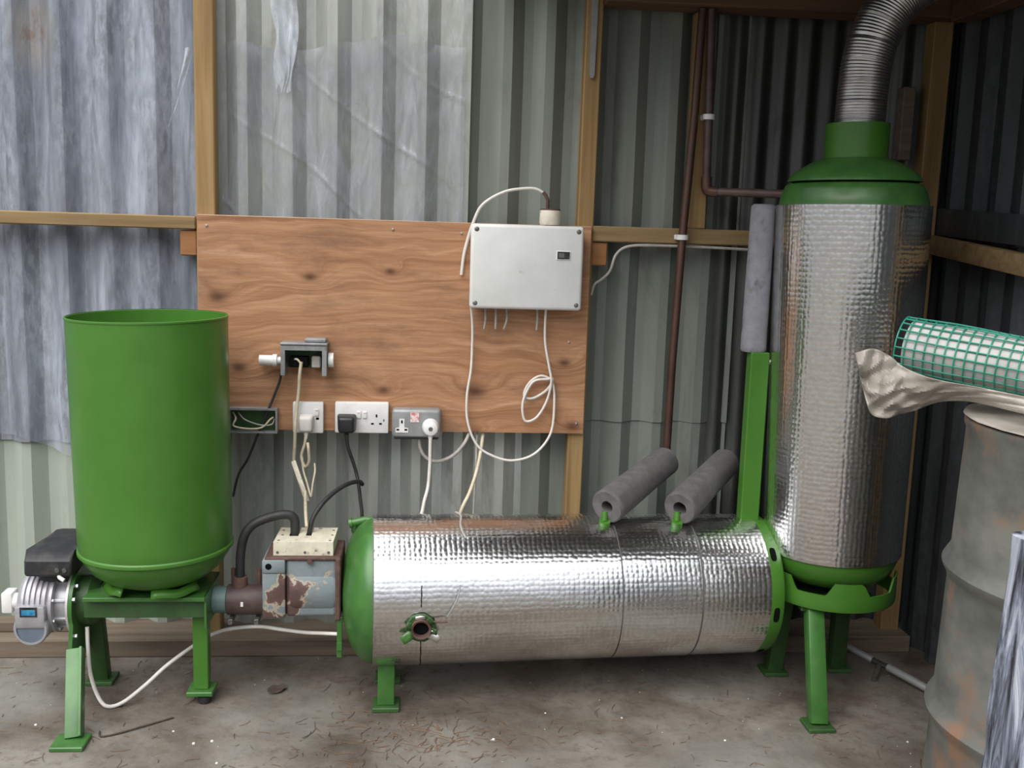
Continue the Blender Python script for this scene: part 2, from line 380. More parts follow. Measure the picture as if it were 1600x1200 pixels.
PR = [(0, 0), (.035, .03), (.061, .03), (.094, 0), (.12, 0)]     # box profile, one rib
def trap(x0, x1, z0, z1, y=0, phase=-.355, T=.12, seed=0, tilt=0):
    xs = []
    n0 = int(math.floor((x0-phase)/T))-1
    k = n0
    while phase+k*T < x1+T:
        for dx, dy in PR[:-1]: xs.append((phase+k*T+dx*T/.12, dy))
        k += 1
    out = []
    def yy(x):
        for (a, ya), (b, yb) in zip(xs, xs[1:]):
            if a <= x <= b: return ya+(yb-ya)*(x-a)/(b-a)
        return 0
    px = [x0]+[a for a, _ in xs if x0 < a < x1]+[x1]
    mb = MB(); nz_ = 14
    vs = []; 
    for j in range(nz_):
        z = z0+(z1-z0)*j/(nz_-1)
        for x in px:
            vs.append((x+tilt*(z-.9)+.0025*noise.noise((x*9+seed, z*2.1, 1)), y+yy(x)+.003*noise.noise((x*7, z*1.7, seed)), z))
    n = len(px)
    mb.add(vs, [[j*n+i, j*n+i+1, (j+1)*n+i+1, (j+1)*n+i] for j in range(nz_-1) for i in range(n-1)])
    return mb, yy
def sine(x0, x1, z0, z1, y, T=.068, A=.009, ph=0):
    nx = int((x1-x0)/T*10)+1
    mb = MB(); mb.grid(nx, 4, lambda u, v: (x0+(x1-x0)*u, y+A*math.sin(2*math.pi*(x0+(x1-x0)*u-ph)/T), z0+(z1-z0)*v))
    return mb
wb = struct('wall_back')
for (x0, x1, z0, z1, y, mat, sd_, ph) in [
        (-1.75, -.54, .58, 2.05, .004, 'galv', 1, -.355), (-1.75, -.50, .04, .66, .012, 'sheet_pale', 2, -.355),
        (-.56, .125, .62, 2.05, 0, 'galv_mid', 3, -.355), (-.53, .30, .04, .70, .008, 'galv_mid', 4, -.355),
        (.105, .90, .66, 2.05, .006, 'sheet_green', 5, .118), (.28, .90, .04, .72, .012, 'sheet_green', 6, .118)]:
    mb, yfun = trap(x0, x1, z0, z1, y, ph, .12 if ph < 0 else .117, sd_)
    mb.build('corrugated_sheet', mat, wb, ang=12, recalc=False)
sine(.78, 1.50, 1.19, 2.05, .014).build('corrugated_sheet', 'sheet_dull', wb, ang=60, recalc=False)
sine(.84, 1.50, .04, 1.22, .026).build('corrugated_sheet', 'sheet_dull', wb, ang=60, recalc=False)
# studs, rails and cleats
def timber(name, x0, x1, y0, y1, z0, z1, mat, parent, lean=0):
    mb = MB(); mb.box(x0, x1, y0, y1, z0, z1, .003, 1)
    if lean:
        for q in mb.v: q.x += lean*(q.z-z0)
    return mb.build(name, mat, parent, ang=25)
timber('stud', -.600, -.550, -.06, -.006, .045, 2.0, 'stud', wb)
timber('stud', .419, .464, -.06, -.006, .045, 2.0, 'stud', wb, .004)
timber('stud', .733, .782, -.06, -.006, 1.222, 1.80, 'stud', wb, -.012)
timber('stud', 1.392, 1.447, -.06, -.006, .045, 2.0, 'stud', wb)
timber('stud', 1.325, 1.360, -.05, -.008, 1.43, 1.63, 'sleeper', wb)
timber('rail', -1.70, -.602, -.06, -.006, 1.178, 1.213, 'rail', wb)
timber('rail', .467, 1.39, -.06, -.006, 1.178, 1.221, 'rail', wb)
timber('cleat', -.645, -.601, -.052, -.008, 1.108, 1.176, 'cleat', wb)
timber('cleat', .466, .511, -.052, -.008, 1.112, 1.176, 'cleat', wb)
timber('beam', .47, 1.46, -.12, -.012, 1.803, 1.92, 'beam', wb, 0)
timber('sole_plate', -1.72, 1.46, -.115, .09, 0, .050, 'sleeper', wb)
timber('sole_plate', -1.72, -.95, -.055, -.005, .050, .08, 'sleeper', wb)
# side wall
wr = struct('wall_right', (1.49, 0, 0))
for (a0, a1, z0, z1, off) in [(-.82, .06, .0, 1.24, .006), (-.82, .06, 1.2, 2.3, .0)]:
    mb, _ = trap(a0, a1, z0, z1, 0, -.05, .115, 9)
    for q in mb.v:
        x, y = q.x, q.y; q.x = 1.475+off+y*.8; q.y = x
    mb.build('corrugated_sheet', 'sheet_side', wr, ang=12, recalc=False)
mb = MB(); mb.beam((1.445, -.012, 1.203), (1.445, -.80, 1.135), .05, .05, (0,0,1), .003); mb.build('rail', 'rail', wr)
mb = MB(); mb.beam((1.46, -.012, 1.265), (1.46, -.80, 1.225), .022, .075, (0,0,1), .003); mb.build('board', 'sheet_side', wr)
mb = MB(); mb.box(1.40, 1.465, -.82, -.125, 1.79, 1.90, .004, 1); mb.build('beam', 'beam', wr)
mb = MB(); mb.box(1.42, 1.468, -.82, -.77, 0, 1.95, .004, 1); mb.build('stud', 'stud', wr)
mb, _ = trap(-3.0, -.80, 0, 2.3, 0, -.05, .115, 10)  # unseen wall run past the drum, added to block sky from the right
for q in mb.v:
    x, y = q.x, q.y; q.x = 1.74+y*.8; q.y = x
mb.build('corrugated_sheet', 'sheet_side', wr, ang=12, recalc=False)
mb = MB(); mb.box(1.47, 1.76, -.825, -.81, 0, 2.3); mb.build('added_return_panel', 'sheet_side', wr)  # added panel joining the side wall to the unseen run
# unseen roof added over the right-hand bay to shade it
ce = struct('added_shade_roof', (.9, -.6, 1.95))
mb = MB(); mb.beam((.445,-.07,1.895), (.445,-1.33,2.02), .05, .11, (0,0,1), .003); mb.build('added_rafter', 'beam', ce)  # unseen rafter added to deepen the shade along the roof edge
mb, _ = trap(.13, 1.80, -1.35, .06, 0, .13, .12, 11)
for q in mb.v:
    y, z = q.y, q.z; q.y = z; q.z = 1.955+y-.10*(z)
mb.build('corrugated_sheet', 'sheet_dull', ce, ang=12, recalc=False)
for yy in (-.65, -1.3):
    mb = MB(); zz = 1.945-.10*yy; mb.box(.14, 1.72, yy-.025, yy+.025, zz-.085, zz-.005, .003, 1); mb.build('purlin', 'beam', ce)

# ================================================================== POLYTHENE ON THE WALL
def rib(x, ph=-.355, T=.12):
    t = ((x-ph) % T)/T*.12
    for (a, ya), (b, yb) in zip(PR, PR[1:]):
        if a <= t <= b: return ya+(yb-ya)*(t-a)/(b-a)
    return 0
def film_y(x, z, follow, amp, sd_):
    n = noise.noise((x*3.1+sd_, z*1.2, 2.2))
    n2 = noise.noise((x*17+sd_, z*5, 7)); 
    crease = abs(noise.noise((x*4+z*2.3+sd_, z*1.1-x, 4)))
    return -.003+rib(x)*follow*(.8+.3*n)-abs(n2)*amp*.5-crease*amp
mb = MB()
def fl_left(u, v):
    x = -1.70+1.096*u
    zb = .60-.13*max(0, min(1, (x+1.1)/.3))+.012*noise.noise((x*6, 1, 1))
    z = zb+(2.0-zb)*v
    return (x, film_y(x, z, 1.0, .007, 3), z)
mb.grid(150, 60, fl_left)
o = mb.thing('polythene_sheet', 'film', 'bluish clear polythene sheet with ragged lower edge on metal wall behind the green hopper', 'plastic sheet', (-1.15, -.005, .45), ang=80, recalc=False)
mb = MB()
def fl_mid(u, v):
    x = -.546+.655*u
    zt = 1.66+.10*max(0, (u-.25))+.05*noise.noise((x*5, 3, 2))-.05*max(0, u-.7)*3
    z = .98+(zt-.98)*v
    y = film_y(x, z, .95, .009, 8)
    k = max(0, (v-.82)/.18)
    y -= k*k*.022*abs(noise.noise((x*11, z*9, 5)))+k*.006
    cr_ = abs(((x*.9+z*1.25+.05*noise.noise((x*4, z*4, 1))) % .31)-.155)
    y -= .010*max(0, 1-cr_/.012)*(.5+noise.noise((x*3, z*3, 6)))
    return (x, y, z)
mb.grid(160, 110, fl_mid)
mb.thing('polythene_sheet', 'film_mid', 'hazy polythene sheet with crumpled top edge stapled above the plywood board', 'plastic sheet', (-.22, -.005, .98), ang=80, recalc=False)
mb = MB()
def fl_strip(u, v):
    x = -.415+.075*u*(1-.5*(1-v)**3)+.02*(1-v)+.012*noise.noise((v*5, u*2, 4)); z = 1.55+.47*v-.03*noise.noise((u*4, 9, 1))*(1-v)
    return (x, -.022-.012*math.sin(u*5+v*4)*(.4+.6*v)-.008*noise.noise((u*5, v*6, 1)), z)
mb.grid(20, 40, fl_strip)
mb.thing('polythene_strip', 'film_white', 'bright folded polythene flap hanging at the top between the timber studs', 'plastic sheet', (-.37, -.02, 1.58), ang=80, recalc=False)
mb = MB()
mb.grid(6, 24, lambda u, v: (-.603-.066*(1-v)**1.2-.020*u*(.25+.75*v), -.058+.02*(1-v)-.006*math.sin(u*6+v*5), 1.645-.20*(1-v)))
mb.thing('polythene_strip', 'film_white', 'narrow twisted polythene strip caught on the edge of the left timber stud', 'plastic sheet', (-.64, -.05, 1.45), ang=80, recalc=False)
mb = MB(); mb.prism([(.436,1.95),(.456,1.95),(.452,1.62),(.448,1.612),(.441,1.612),(.438,1.62)], XZ(0), -.068, -.0605)
hs = mb.thing('metal_strap', 'clad', 'thin grey metal strap nailed to the timber post above the control box', 'strap', (.446, -.064, 1.61))

# ================================================================== PLYWOOD BOARD
pb = thing('plywood_board', 'knotty brown plywood board screwed to the studs, carrying the sockets', 'board', (0, -.068, .641))
mb = MB(); mb.box(-.594, .460, -.075, -.0605, .641, 1.216); mb.build('panel', 'ply', pb)
mb = MB(); mb.box(-.594, .460, -.0752, -.0603, 1.2155, 1.2185, .001, 1); mb.build('top_edge', 'ply_edge', pb)
for x, z in ((.105, 1.19), (-.57, 1.19), (-.08, 1.195), (.44, .67), (-.57, .68), (.41, .90)):
    mb = MB(); mb.lathe([(.0001,.0035),(.003,.003),(.004,0)], (x, -.075, z), (0,-1,0), 10); mb.build('screw', 'steel', pb)

# ================================================================== CONTROL BOX
cb = thing('control_box', 'large pale grey plastic control box with small black display on the plywood', 'electrical box', (.28, -.11, .992))
mb = MB(); mb.box(.132, .428, -.118, -.0755, .996, 1.212, .010, 3); mb.build('body', 'enclosure_edge', cb)
mb = MB(); mb.box(.128, .431, -.142, -.118, .992, 1.217, .009, 3); lid = mb.build('lid', 'enclosure', cb)
for x in (.143, .416):
    for z in (1.007, 1.203):
        mb = MB(); mb.lathe([(.0001,.001),(.005,.001),(.0065,0)], (x, -.142, z), (0,-1,0), 16)
        mb.build('corner_screw', 'screw', lid)
mb = MB(); mb.box(.357, .396, -.1440, -.142, 1.127, 1.152, .001, 1); ds = mb.build('display_window', 'enclosure_edge', lid)
mb = MB(); mb.box(.360, .393, -.1452, -.1438, 1.130, 1.1495); mb.build('display_glass', 'display', ds)
mb = MB(); mb.box(.364, .378, -.1456, -.1451, 1.134, 1.146); mb.build('display_digit', 'screw', ds)
def cable(name, pts, r, mat, label, cat='cable', n=8, group=None, parent=None, seg=8):
    mb = MB(); mb.tube(cr(pts, n), r, seg)
    if parent: return mb.build(name, mat, parent, ang=60)
    return mb.thing(name, mat, label, cat, tuple(min(Vector(pts[0]), Vector(pts[-1]), key=lambda q: q.z)), group, ang=60)
for x, dx in ((.174,-.002),(.202,.001),(.232,-.006),(.316,0)):
    cable('cable_tail', [(x, -.10, .998), (x+.001, -.10, .96), (x+dx, -.098, .934)], .0032, 'cable_grey', '', parent=cb)
cable('signal_cable', [(.134,-.12,1.0),(.140,-.10,.94),(.141,-.092,.88),(.139,-.092,.816),(.130,-.092,.745),(.134,-.092,.673),(.160,-.094,.610),(.202,-.096,.580),(.260,-.097,.566),(.322,-.095,.585),(.365,-.093,.640),(.374,-.091,.713),(.367,-.091,.785),
   (.335,-.093,.806),(.302,-.095,.787),(.288,-.093,.751),(.312,-.090,.742),(.350,-.090,.765),(.366,-.097,.797),(.350,-.1,.798),(.312,-.1,.79),(.288,-.099,.745),(.285,-.098,.705),(.296,-.096,.678),(.326,-.094,.69),(.352,-.092,.735),(.362,-.1,.79),(.355,-.1,.83),(.342,-.098,.895),(.339,-.1,.95),(.338,-.118,1.0)],
   .0036, 'cable_white', 'long white cable looping down from the control box into a hanging coil')
bl = thing('round_junction_box', 'small round cream junction box standing on top of the control box', 'junction box', (.342, -.100, 1.218))
mb = MB(); mb.lathe([(.0001,0),(.026,0),(.029,.006),(.029,.036),(.027,.040),(.0001,.040)], (.342,-.100,1.2185), seg=32); mb.build('pot', 'ceramic', bl)
mb = MB(); mb.lathe([(.0001,0),(.0275,0),(.0275,.004),(.0001,.0045)], (.342,-.100,1.2580), seg=32); mb.build('dark_lid', 'rust', bl)
mb = MB(); mb.tube([(.334,-.1,1.262),(.334,-.1,1.285),(.328,-.1,1.298),(.320,-.1,1.306)], .005, 10); mb.build('conduit_stem', 'rust', bl)
cable('sensor_cable', [(.322,-.1,1.304),(.297,-.1,1.314),(.258,-.1,1.312),(.220,-.1,1.304),(.180,-.098,1.284),(.152,-.095,1.258),(.134,-.09,1.215),(.122,-.085,1.175),(.112,-.083,1.129),(.107,-.081,1.078)], .0042, 'cable_white', '', parent=bl)

# ================================================================== GREY JUNCTION BOX
gb = thing('open_junction_box', 'open grey metal junction box with white glands fixed on the plywood', 'junction box', (-.31, -.10, .80))
mb = MB(); mb.prism([(-.371,.800),(-.360,.800),(-.360,.868),(-.262,.868),(-.262,.800),(-.250,.800),(-.250,.880),(-.371,.880)], XZ(0), -.130, -.0755); mb.build('housing', 'grey_metal', gb)
mb = MB(); mb.box(-.360, -.262, -.079, -.0758, .815, .868); mb.build('back_plate', 'green_dark', gb)
mb = MB(); mb.box(-.373, -.248, -.131, -.0755, .881, .888, .002, 1); mb.box(-.31, -.252, -.12, -.08, .888, .899, .003, 1); mb.build('cover', 'grey_metal', gb)
mb = MB(); mb.box(-.352, -.30, -.112, -.079, .82, .848, .003, 1); mb.build('terminal_block', 'hole', gb)
mb = MB(); mb.box(-.292, -.268, -.108, -.079, .818, .85, .003, 1); mb.build('terminal_block', 'cable_grey', gb)
mb = MB(); mb.lathe([(.0001,0),(.010,0),(.010,.01),(.017,.011),(.017,.022),(.014,.023),(.014,.058),(.0001,.058)], (-.373,-.10,.836), (-1,0,0), 24); mb.build('cable_gland', 'white', gb)
mb = MB(); mb.lathe([(.0001,0),(.019,0),(.020,.002),(.020,.014),(.0001,.014)], (-.2475,-.10,.840), (1,0,0), 24); mb.build('blanking_knob', 'white', gb)
cable('wire', [(-.345,-.10,.838),(-.33,-.115,.842),(-.318,-.118,.83)], .003, 'cable_cream', '', parent=gb)
cable('flex', [(-.318,-.118,.836),(-.322,-.12,.80),(-.325,-.115,.757),(-.331,-.118,.70),(-.333,-.128,.66),(-.335,-.122,.61),(-.338,-.115,.562),(-.330,-.13,.535),(-.315,-.16,.51),(-.297,-.18,.476),(-.292,-.19,.468)], .0045, 'cable_cream', '', parent=gb)
cable('thin_flex', [(-.374,-.10,.80),(-.379,-.092,.777),(-.397,-.09,.73),(-.416,-.098,.683),(-.44,-.09,.625),(-.468,-.08,.558),(-.494,-.075,.513),(-.51,-.072,.45)], .0036, 'rubber', '', parent=gb)

# ================================================================== SOCKETS
ob = thing('metal_back_box', 'open dark metal back box with loose cream wires beside the hopper', 'back box', (-.45, -.08, .636))
mb = MB(); mb.prism([(-.515,.636),(-.384,.636),(-.384,.704),(-.515,.704),(-.515,.699),(-.389,.699),(-.389,.641),(-.510,.641),(-.510,.699),(-.515,.699)], XZ(0), -.105, -.0755); mb.build('frame', 'grey_metal', ob)
mb = MB(); mb.box(-.510, -.389, -.0795, -.0756, .641, .699); mb.build('back_plate', 'green_dark', ob)
cable('wire', [(-.505,-.085,.69),(-.495,-.1,.675),(-.5,-.103,.655),(-.46,-.105,.648),(-.425,-.103,.652),(-.405,-.1,.672),(-.395,-.1,.68)], .0025, 'cable_cream', '', parent=ob)
cable('wire', [(-.49,-.09,.69),(-.47,-.1,.672),(-.43,-.1,.658),(-.40,-.1,.66),(-.393,-.095,.675)], .0022, 'cable_grey', '', parent=ob)
def pins(p, cx, cz, y, mat='hole'):
    for (dx, dz, w_, h_) in ((0, .011, .0045, .008), (-.011, -.011, .0075, .0045), (.011, -.011, .0075, .0045)):
        mb = MB(); mb.box(cx+dx-w_/2, cx+dx+w_/2, y-.0006, y+.0004, cz+dz-h_/2, cz+dz+h_/2); mb.build('pin_hole', mat, p)
def switch(p, cx, cz, y):
    mb = MB(); mb.box(cx-.006, cx+.006, y-.004, y+.001, cz-.010, cz+.010, .002, 2); s = mb.build('rocker_switch', 'enclosure_edge', p)
    mb = MB(); mb.box(cx-.0035, cx+.0035, y-.0045, y-.0038, cz+.003, cz+.0065); mb.build('red_mark', 'red_label', s)
ss = thing('single_socket', 'white single wall socket with switch on the lower edge of plywood', 'socket', (-.303, -.085, .636))
mb = MB(); mb.box(-.344, -.261, -.096, -.0755, .636, .722, .004, 2); mb.build('faceplate', 'white', ss)
switch(ss, -.279, .695, -.096)
mb = MB(); mb.box(-.281, -.273, -.0966, -.0955, .674, .680); mb.build('pin_hole', 'hole', ss)
ds_ = thing('double_socket', 'white double wall socket with two rocker switches, black plug in one side', 'socket', (-.157, -.085, .638))
mb = MB(); mb.box(-.230, -.084, -.096, -.0755, .638, .724, .004, 2); mb.build('faceplate', 'white', ds_)
switch(ds_, -.165, .690, -.096); switch(ds_, -.149, .690, -.096)
pins(ds_, -.117, .676, -.096)
mb = MB(); mb.box(-.099, -.095, -.0965, -.0955, .671, .678); mb.build('indicator', 'blue_pipe', ds_)
ms = thing('metalclad_socket', 'grey metal double socket with red warning label and rounded corners', 'socket', (-.008, -.09, .632))
mb = MB(); mb.box(-.074, .059, -.122, -.0755, .632, .711, .009, 3); mb.build('case', 'clad', ms)
mb = MB(); mb.box(-.068, .053, -.118, -.0757, .6275, .634, .002, 1); mb.build('base_lip', 'black', ms)
mb = MB(); mb.prism([(-.064,.647),(-.030,.647),(-.030,.659),(-.040,.661),(-.040,.685),(-.054,.685),(-.054,.661),(-.064,.659)], XZ(0), -.1235, -.1215); sp = mb.build('socket_insert', 'white', ms)
pins(ms, -.047, .666, -.1236)
mb = MB(); mb.box(-.024, -.001, -.1235, -.1218, .676, .703); mb.build('warning_label', 'red_label', ms)
def plug(name, cx, cz, y, mat, label, rnd=False, wd=.040, ht=.044, dep=.030):
    p = thing(name, label, 'plug', (cx, y-.01, cz-ht/2))
    mb = MB()
    if rnd:
        mb.lathe([(.0001,.034),(.012,.034),(.019,.030),(.0225,.02),(.0235,.001),(.0001,.001)], (cx, y, cz), (0,-1,0), 28); mb.build('body', mat, p)
        mb = MB(); mb.lathe([(.0001,.0365),(.005,.0362),(.006,.034)], (cx, y, cz), (0,-1,0), 16); mb.build('screw_cap', 'screw' if mat == 'white' else mat, p)
    else:
        for q in ((1, 0), (.82, 1)):
            pass
        bm = bmesh.new(); bmesh.ops.create_cube(bm, size=1)
        for q in bm.verts:
            s_ = 1 if q.co.y > 0 else .80
            q.co = (cx+q.co.x*wd*s_*(1.0 if q.co.z > 0 else .92), y-dep/2+q.co.y*dep-.001, cz+q.co.z*ht*s_-(0 if q.co.y > 0 else .002))
        bmesh.ops.bevel(bm, geom=bm.edges[:], offset=.007, segments=3, affect='EDGES', profile=.5); mb.frombm(bm); mb.build('body', mat, p)
    mb = MB(); mb.lathe([(.0065,0),(.0065,.006),(.005,.014),(.0042,.022)], (cx, y-.014, cz-ht/2+.004), (0,-.15,-1), 14); mb.build('cord_grip', mat, p)
    return p
p1 = plug('white_plug', -.306, .667, -.0965, 'cable_white', 'rounded off-white plug in the single socket with cream cord below', wd=.043, ht=.050)
cable('cord', [(-.306,-.113,.640),(-.309,-.115,.61),(-.318,-.115,.575),(-.308,-.12,.548),(-.296,-.13,.565),(-.297,-.135,.60),(-.300,-.125,.615)], .0042, 'cable_cream', '', parent=p1)
cable('cord', [(-.316,-.115,.575),(-.312,-.125,.54),(-.300,-.145,.51),(-.290,-.165,.485),(-.286,-.17,.478),(-.283,-.16,.51),(-.279,-.14,.54),(-.281,-.13,.56)], .0028, 'cable_cream', '', parent=p1)
mb = MB(); mb.beam((-.338,-.13,.566), (-.296,-.18,.470), .013, .005, (0,-1,0), .0015); mb.build('cable_tie_strip', 'cream', p1)
p2 = plug('black_plug', -.197, .668, -.0965, 'black', 'black plug with long black cord in the white double socket', wd=.054, ht=.052, dep=.038)
cable('cord', [(-.197,-.118,.640),(-.193,-.116,.605),(-.180,-.11,.563),(-.170,-.11,.53),(-.163,-.12,.50),(-.157,-.13,.46),(-.152,-.14,.425),(-.15,-.15,.38)], .0048, 'rubber', '', parent=p2)
p3 = plug('round_white_plug', .031, .664, -.1222, 'white', 'round white plug in the grey metal socket with white cable dropping down', rnd=True)
cable('cord', [(.031,-.139,.632),(.031,-.138,.60),(.031,-.135,.56),(.027,-.14,.50),(.018,-.17,.47),(.012,-.23,.455),(.008,-.255,.450)], .0048, 'cable_white', '', parent=p3)
cable('grey_cable', [(.000,-.1,.628),(.004,-.1,.60),(.018,-.1,.575),(.045,-.1,.562),(.08,-.098,.57),(.11,-.095,.592),(.135,-.075,.625),(.145,-.045,.66)], .005, 'cable_grey', 'dirty grey cable sagging between the metal socket and the plywood underside')
cable('cream_cable', [(.182,-.045,.66),(.179,-.06,.63),(.170,-.1,.58),(.158,-.12,.53),(.140,-.15,.485),(.122,-.165,.45),(.108,-.16,.40),(.10,-.15,.33)], .005, 'cable_cream', 'cream cable dropping from the plywood underside behind the foil cylinder')
cable('cream_cable', [(.164,-.045,.66),(.162,-.065,.62),(.160,-.088,.55),(.158,-.09,.46),(.155,-.09,.36)], .003, 'cable_grey', 'thin straight wire hanging against the metal wall below the plywood')
cable('wall_cable', [(.472,-.045,1.03),(.480,-.05,1.06),(.500,-.05,1.075),(.520,-.06,1.10),(.535,-.062,1.145),(.57,-.063,1.168),(.65,-.064,1.172),(.80,-.064,1.171),(.92,-.064,1.168)], .004, 'cable_grey', 'grey cable clipped along the underside of the rail behind the copper pipe')

# ================================================================== COPPER PIPES
cp = thing('copper_pipe', 'tall tarnished copper pipe clipped to the rail and running into the foam sleeve', 'pipe', (.70, -.085, .58))
mb = MB(); mb.tube([(.733,-.085,1.801),(.727,-.085,1.53),(.712,-.085,1.197),(.703,-.085,.86),(.700,-.088,.60)], .0115, 16); mb.build('pipe_run', 'copper', cp)
def clip(x, z, parent):
    mb = MB(); mb.lathe([(.0125,0),(.0165,0),(.0165,.014),(.0125,.014),(.0125,0)], (x, -.085, z-.007), seg=24); mb.build('pipe_clip', 'white', parent)
    mb = MB(); mb.box(x-.018, x+.018, -.073, -.061, z-.007, z+.007, .002, 1); mb.build('clip_base', 'white', parent)
clip(.712, 1.197, cp)
cq = thing('copper_pipe', 'dark copper pipe on the short stud turning at an elbow towards the foil tower', 'pipe', (.77, -.085, 1.31))
mb = MB(); mb.tube([(.757,-.085,1.801),(.766,-.085,1.53),(.770,-.085,1.352)], .0115, 16); mb.build('pipe_run', 'pipe_brown', cq)
mb = MB(); mb.tube(cr([(.770,-.085,1.362),(.771,-.086,1.335),(.778,-.088,1.325),(.800,-.097,1.322)], 6), .015, 16); mb.build('elbow', 'copper', cq)
mb = MB(); mb.tube([(.796,-.096,1.3225),(.87,-.15,1.321),(.955,-.235,1.317)], .0115, 16); mb.build('pipe_run', 'pipe_brown', cq)
clip(.766, 1.521, cq)

# ================================================================== HORIZONTAL FOIL CYLINDER
CA = V(-.112, -.352, .285); CB = V(.885, -.290, .281); cd_ = (CB-CA).normalized(); CL = (CB-CA).length
hc = thing('foil_cylinder', 'horizontal green gas-bottle boiler wrapped in silver bubble foil, standing on short legs', 'boiler', (.36, -.33, 0))
def crad(h): return .191-.007*h/CL
def jac(h0, h1, seed, dr=0):
    n = max(3, int((h1-h0)/.012)); mb = MB()
    pr = [(crad(h0)-.006+dr, h0)]+[(crad(h0+(h1-h0)*i/n)+dr, h0+(h1-h0)*i/n) for i in range(n+1)]+[(crad(h1)-.006+dr, h1)]
    def rs(a, h): return 1+.004*noise.noise((math.cos(a)*3, math.sin(a)*3, h*5+seed))+.0018*noise.noise((math.cos(a)*9, math.sin(a)*9, h*14+seed))
    mb.lathe(pr, CA, cd_, 110, rscale=rs); return mb.build('foil_jacket', 'foil', hc, ang=70)
j1 = jac(0, .610, 1); jac(.613, .816, 2, .0008); jac(.821, CL, 3)
mb = MB(); mb.lathe([(.184,-.002),(.184,.02),(.1835,CL)], CA, cd_, 64); mb.build('tank', 'lag', hc)
dome = [(.184*math.cos(t), -.078*math.sin(t)) for t in [i*math.pi/2/14 for i in range(15)]]; dome[-1] = (.0001, -.078)
mb = MB(); mb.lathe(dome, CA+cd_*-.001, cd_, 64); mb.build('end_dome', 'green_worn', hc)
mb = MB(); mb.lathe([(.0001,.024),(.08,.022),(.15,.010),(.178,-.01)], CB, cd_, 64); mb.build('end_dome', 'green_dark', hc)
mb = MB(); mb.lathe([(.1835,-.002),(.1835,.026),(.179,.036),(.171,.038),(.171,.034),(.176,.026),(.178,-.002)], CB, cd_, 72); co = mb.build('end_collar', 'green', hc)
def patch(ac, hc_, da, dh, r, base, parent, name='slot', mat='hole'):
    ax = cd_; rf = V(0,1,0); rf = (rf-ax*rf.dot(ax)).normalized(); bi = ax.cross(rf)
    mb = MB(); pts = []
    for i in range(20):
        t = 2*math.pi*i/20; c, s = math.cos(t), math.sin(t)
        sc = (abs(c)**4+abs(s)**4)**-.25
        a = ac+da*c*sc; h = hc_+dh*s*sc
        pts.append(base+ax*h+(rf*math.cos(a)+bi*math.sin(a))*r)
    mb.add(pts, [list(range(20))]); return mb.build(name, mat, parent)
patch(math.radians(187), .016, .11, .008, .1842, CB, co)
patch(math.radians(138), .014, .10, .008, .1842, CB, co)
patch(math.radians(236), .014, .10, .008, .1842, CB, co)
# inspection tube with torn foil flaps
HX = V(.013, -.345, .268); hd = V(0, -1, -.06).normalized(); hb = HX+hd*.1935
mb = MB(); mb.lathe([(.0001,-.03),(.019,-.03),(.019,.012),(.024,.014),(.0245,-.006)], hb, hd, 32); it = mb.build('inspection_tube', 'rust', hc)
mb = MB(); mb.lathe([(.0001,-.0005),(.0188,-.0005)], hb, hd, 32); mb.build('tube_bore', 'hole', it)
mb = MB(); mb.lathe([(.0245,.0015),(.033,.0015),(.037,-.002)], hb, hd, 14, rscale=lambda a, h: 1+.12*noise.noise((math.cos(a)*3, math.sin(a)*3, 1))); mb.build('cut_edge', 'green_dark', it)
for ang, ln, wd, mt in ((212, .044, .024, 'green_worn'), (328, .042, .022, 'foil_edge'), (350, .026, .016, 'green_dark'), (165, .022, .022, 'green_dark'), (95, .018, .026, 'foil_edge'), (45, .020, .018, 'green_dark')):
    a = math.radians(ang); dr = V(math.cos(a), 0, math.sin(a)); sd2 = V(-math.sin(a), 0, math.cos(a))
    mb = MB()
    mb.grid(3, 4, lambda u, v: hb+dr*(.020+ln*v*.75)+sd2*wd*(u-.5)*(1-.15*v)+hd*(.003+.012*v*(1-.4*v)+.004*noise.noise((u*3+ang, v*4, 1))+.003*abs(u-.5)))
    mb.build('foil_flap', mt, it, ang=15, solid=.0008)
for zlo, zhi in ((.105, .236), (.306, .356)):
    mb = MB(); pts = []
    for i in range(12):
        z = zlo+(zhi-zlo)*i/11; dz = z-.2845; rr = crad(.125)+.0013
        yb = CA.y+(CB.y-CA.y)*.125/CL-math.sqrt(max(rr*rr-dz*dz, 0))
        wv = .0012+.0010*noise.noise((i*.9, 2, 3))
        pts.append(((.013+.0015*noise.noise((i*.6,1,1)), yb, z), wv))
    vs = [(p[0]-w_, p[1], p[2]) for p, w_ in pts]+[(p[0]+w_, p[1], p[2]) for p, w_ in pts]
    mb.add(vs, [[i, i+1, 12+i+1, 12+i] for i in range(11)]); mb.build('foil_slit', 'hole', hc, recalc=False)
mb = MB(); mb.tube(cr([hb+V(.022,-.004,.016), hb+V(.05,-.012,.019), hb+V(.062,-.012,.020)], 4), .0028, 8); mb.build('probe', 'rust', hc)
wr_ = []
for i in range(14):
    t = i/13; z = .285+.075*t; x = .075+.030*math.sin(t*1.5); dz = z-.2845
    wr_.append((x, -.3485-math.sqrt(.1935**2-dz*dz), z))
mb = MB(); mb.tube(wr_, .0016, 6); mb.build('probe_wire', 'clad', hc)
tw_ = []
for i in range(10):
    an = math.radians(80+42*i/9); tw_.append((.098+.022*i/9+.006*math.sin(i*.7), -.339-.1945*math.cos(math.radians(180)-an)*1.0, .2845+.1945*math.sin(an)))
mb = MB(); mb.tube(tw_, .0026, 6); mb.build('probe_wire', 'cable_grey', hc)
mb = MB(); mb.tube([(-.105,-.335,.458),(-.13,-.335,.463),(-.165,-.335,.455)], .010, 14); mb.lathe([(.013,0),(.013,.008)], (-.165,-.335,.455), (-1,0,-.2), 12); mb.build('nipple', 'green_worn', hc)
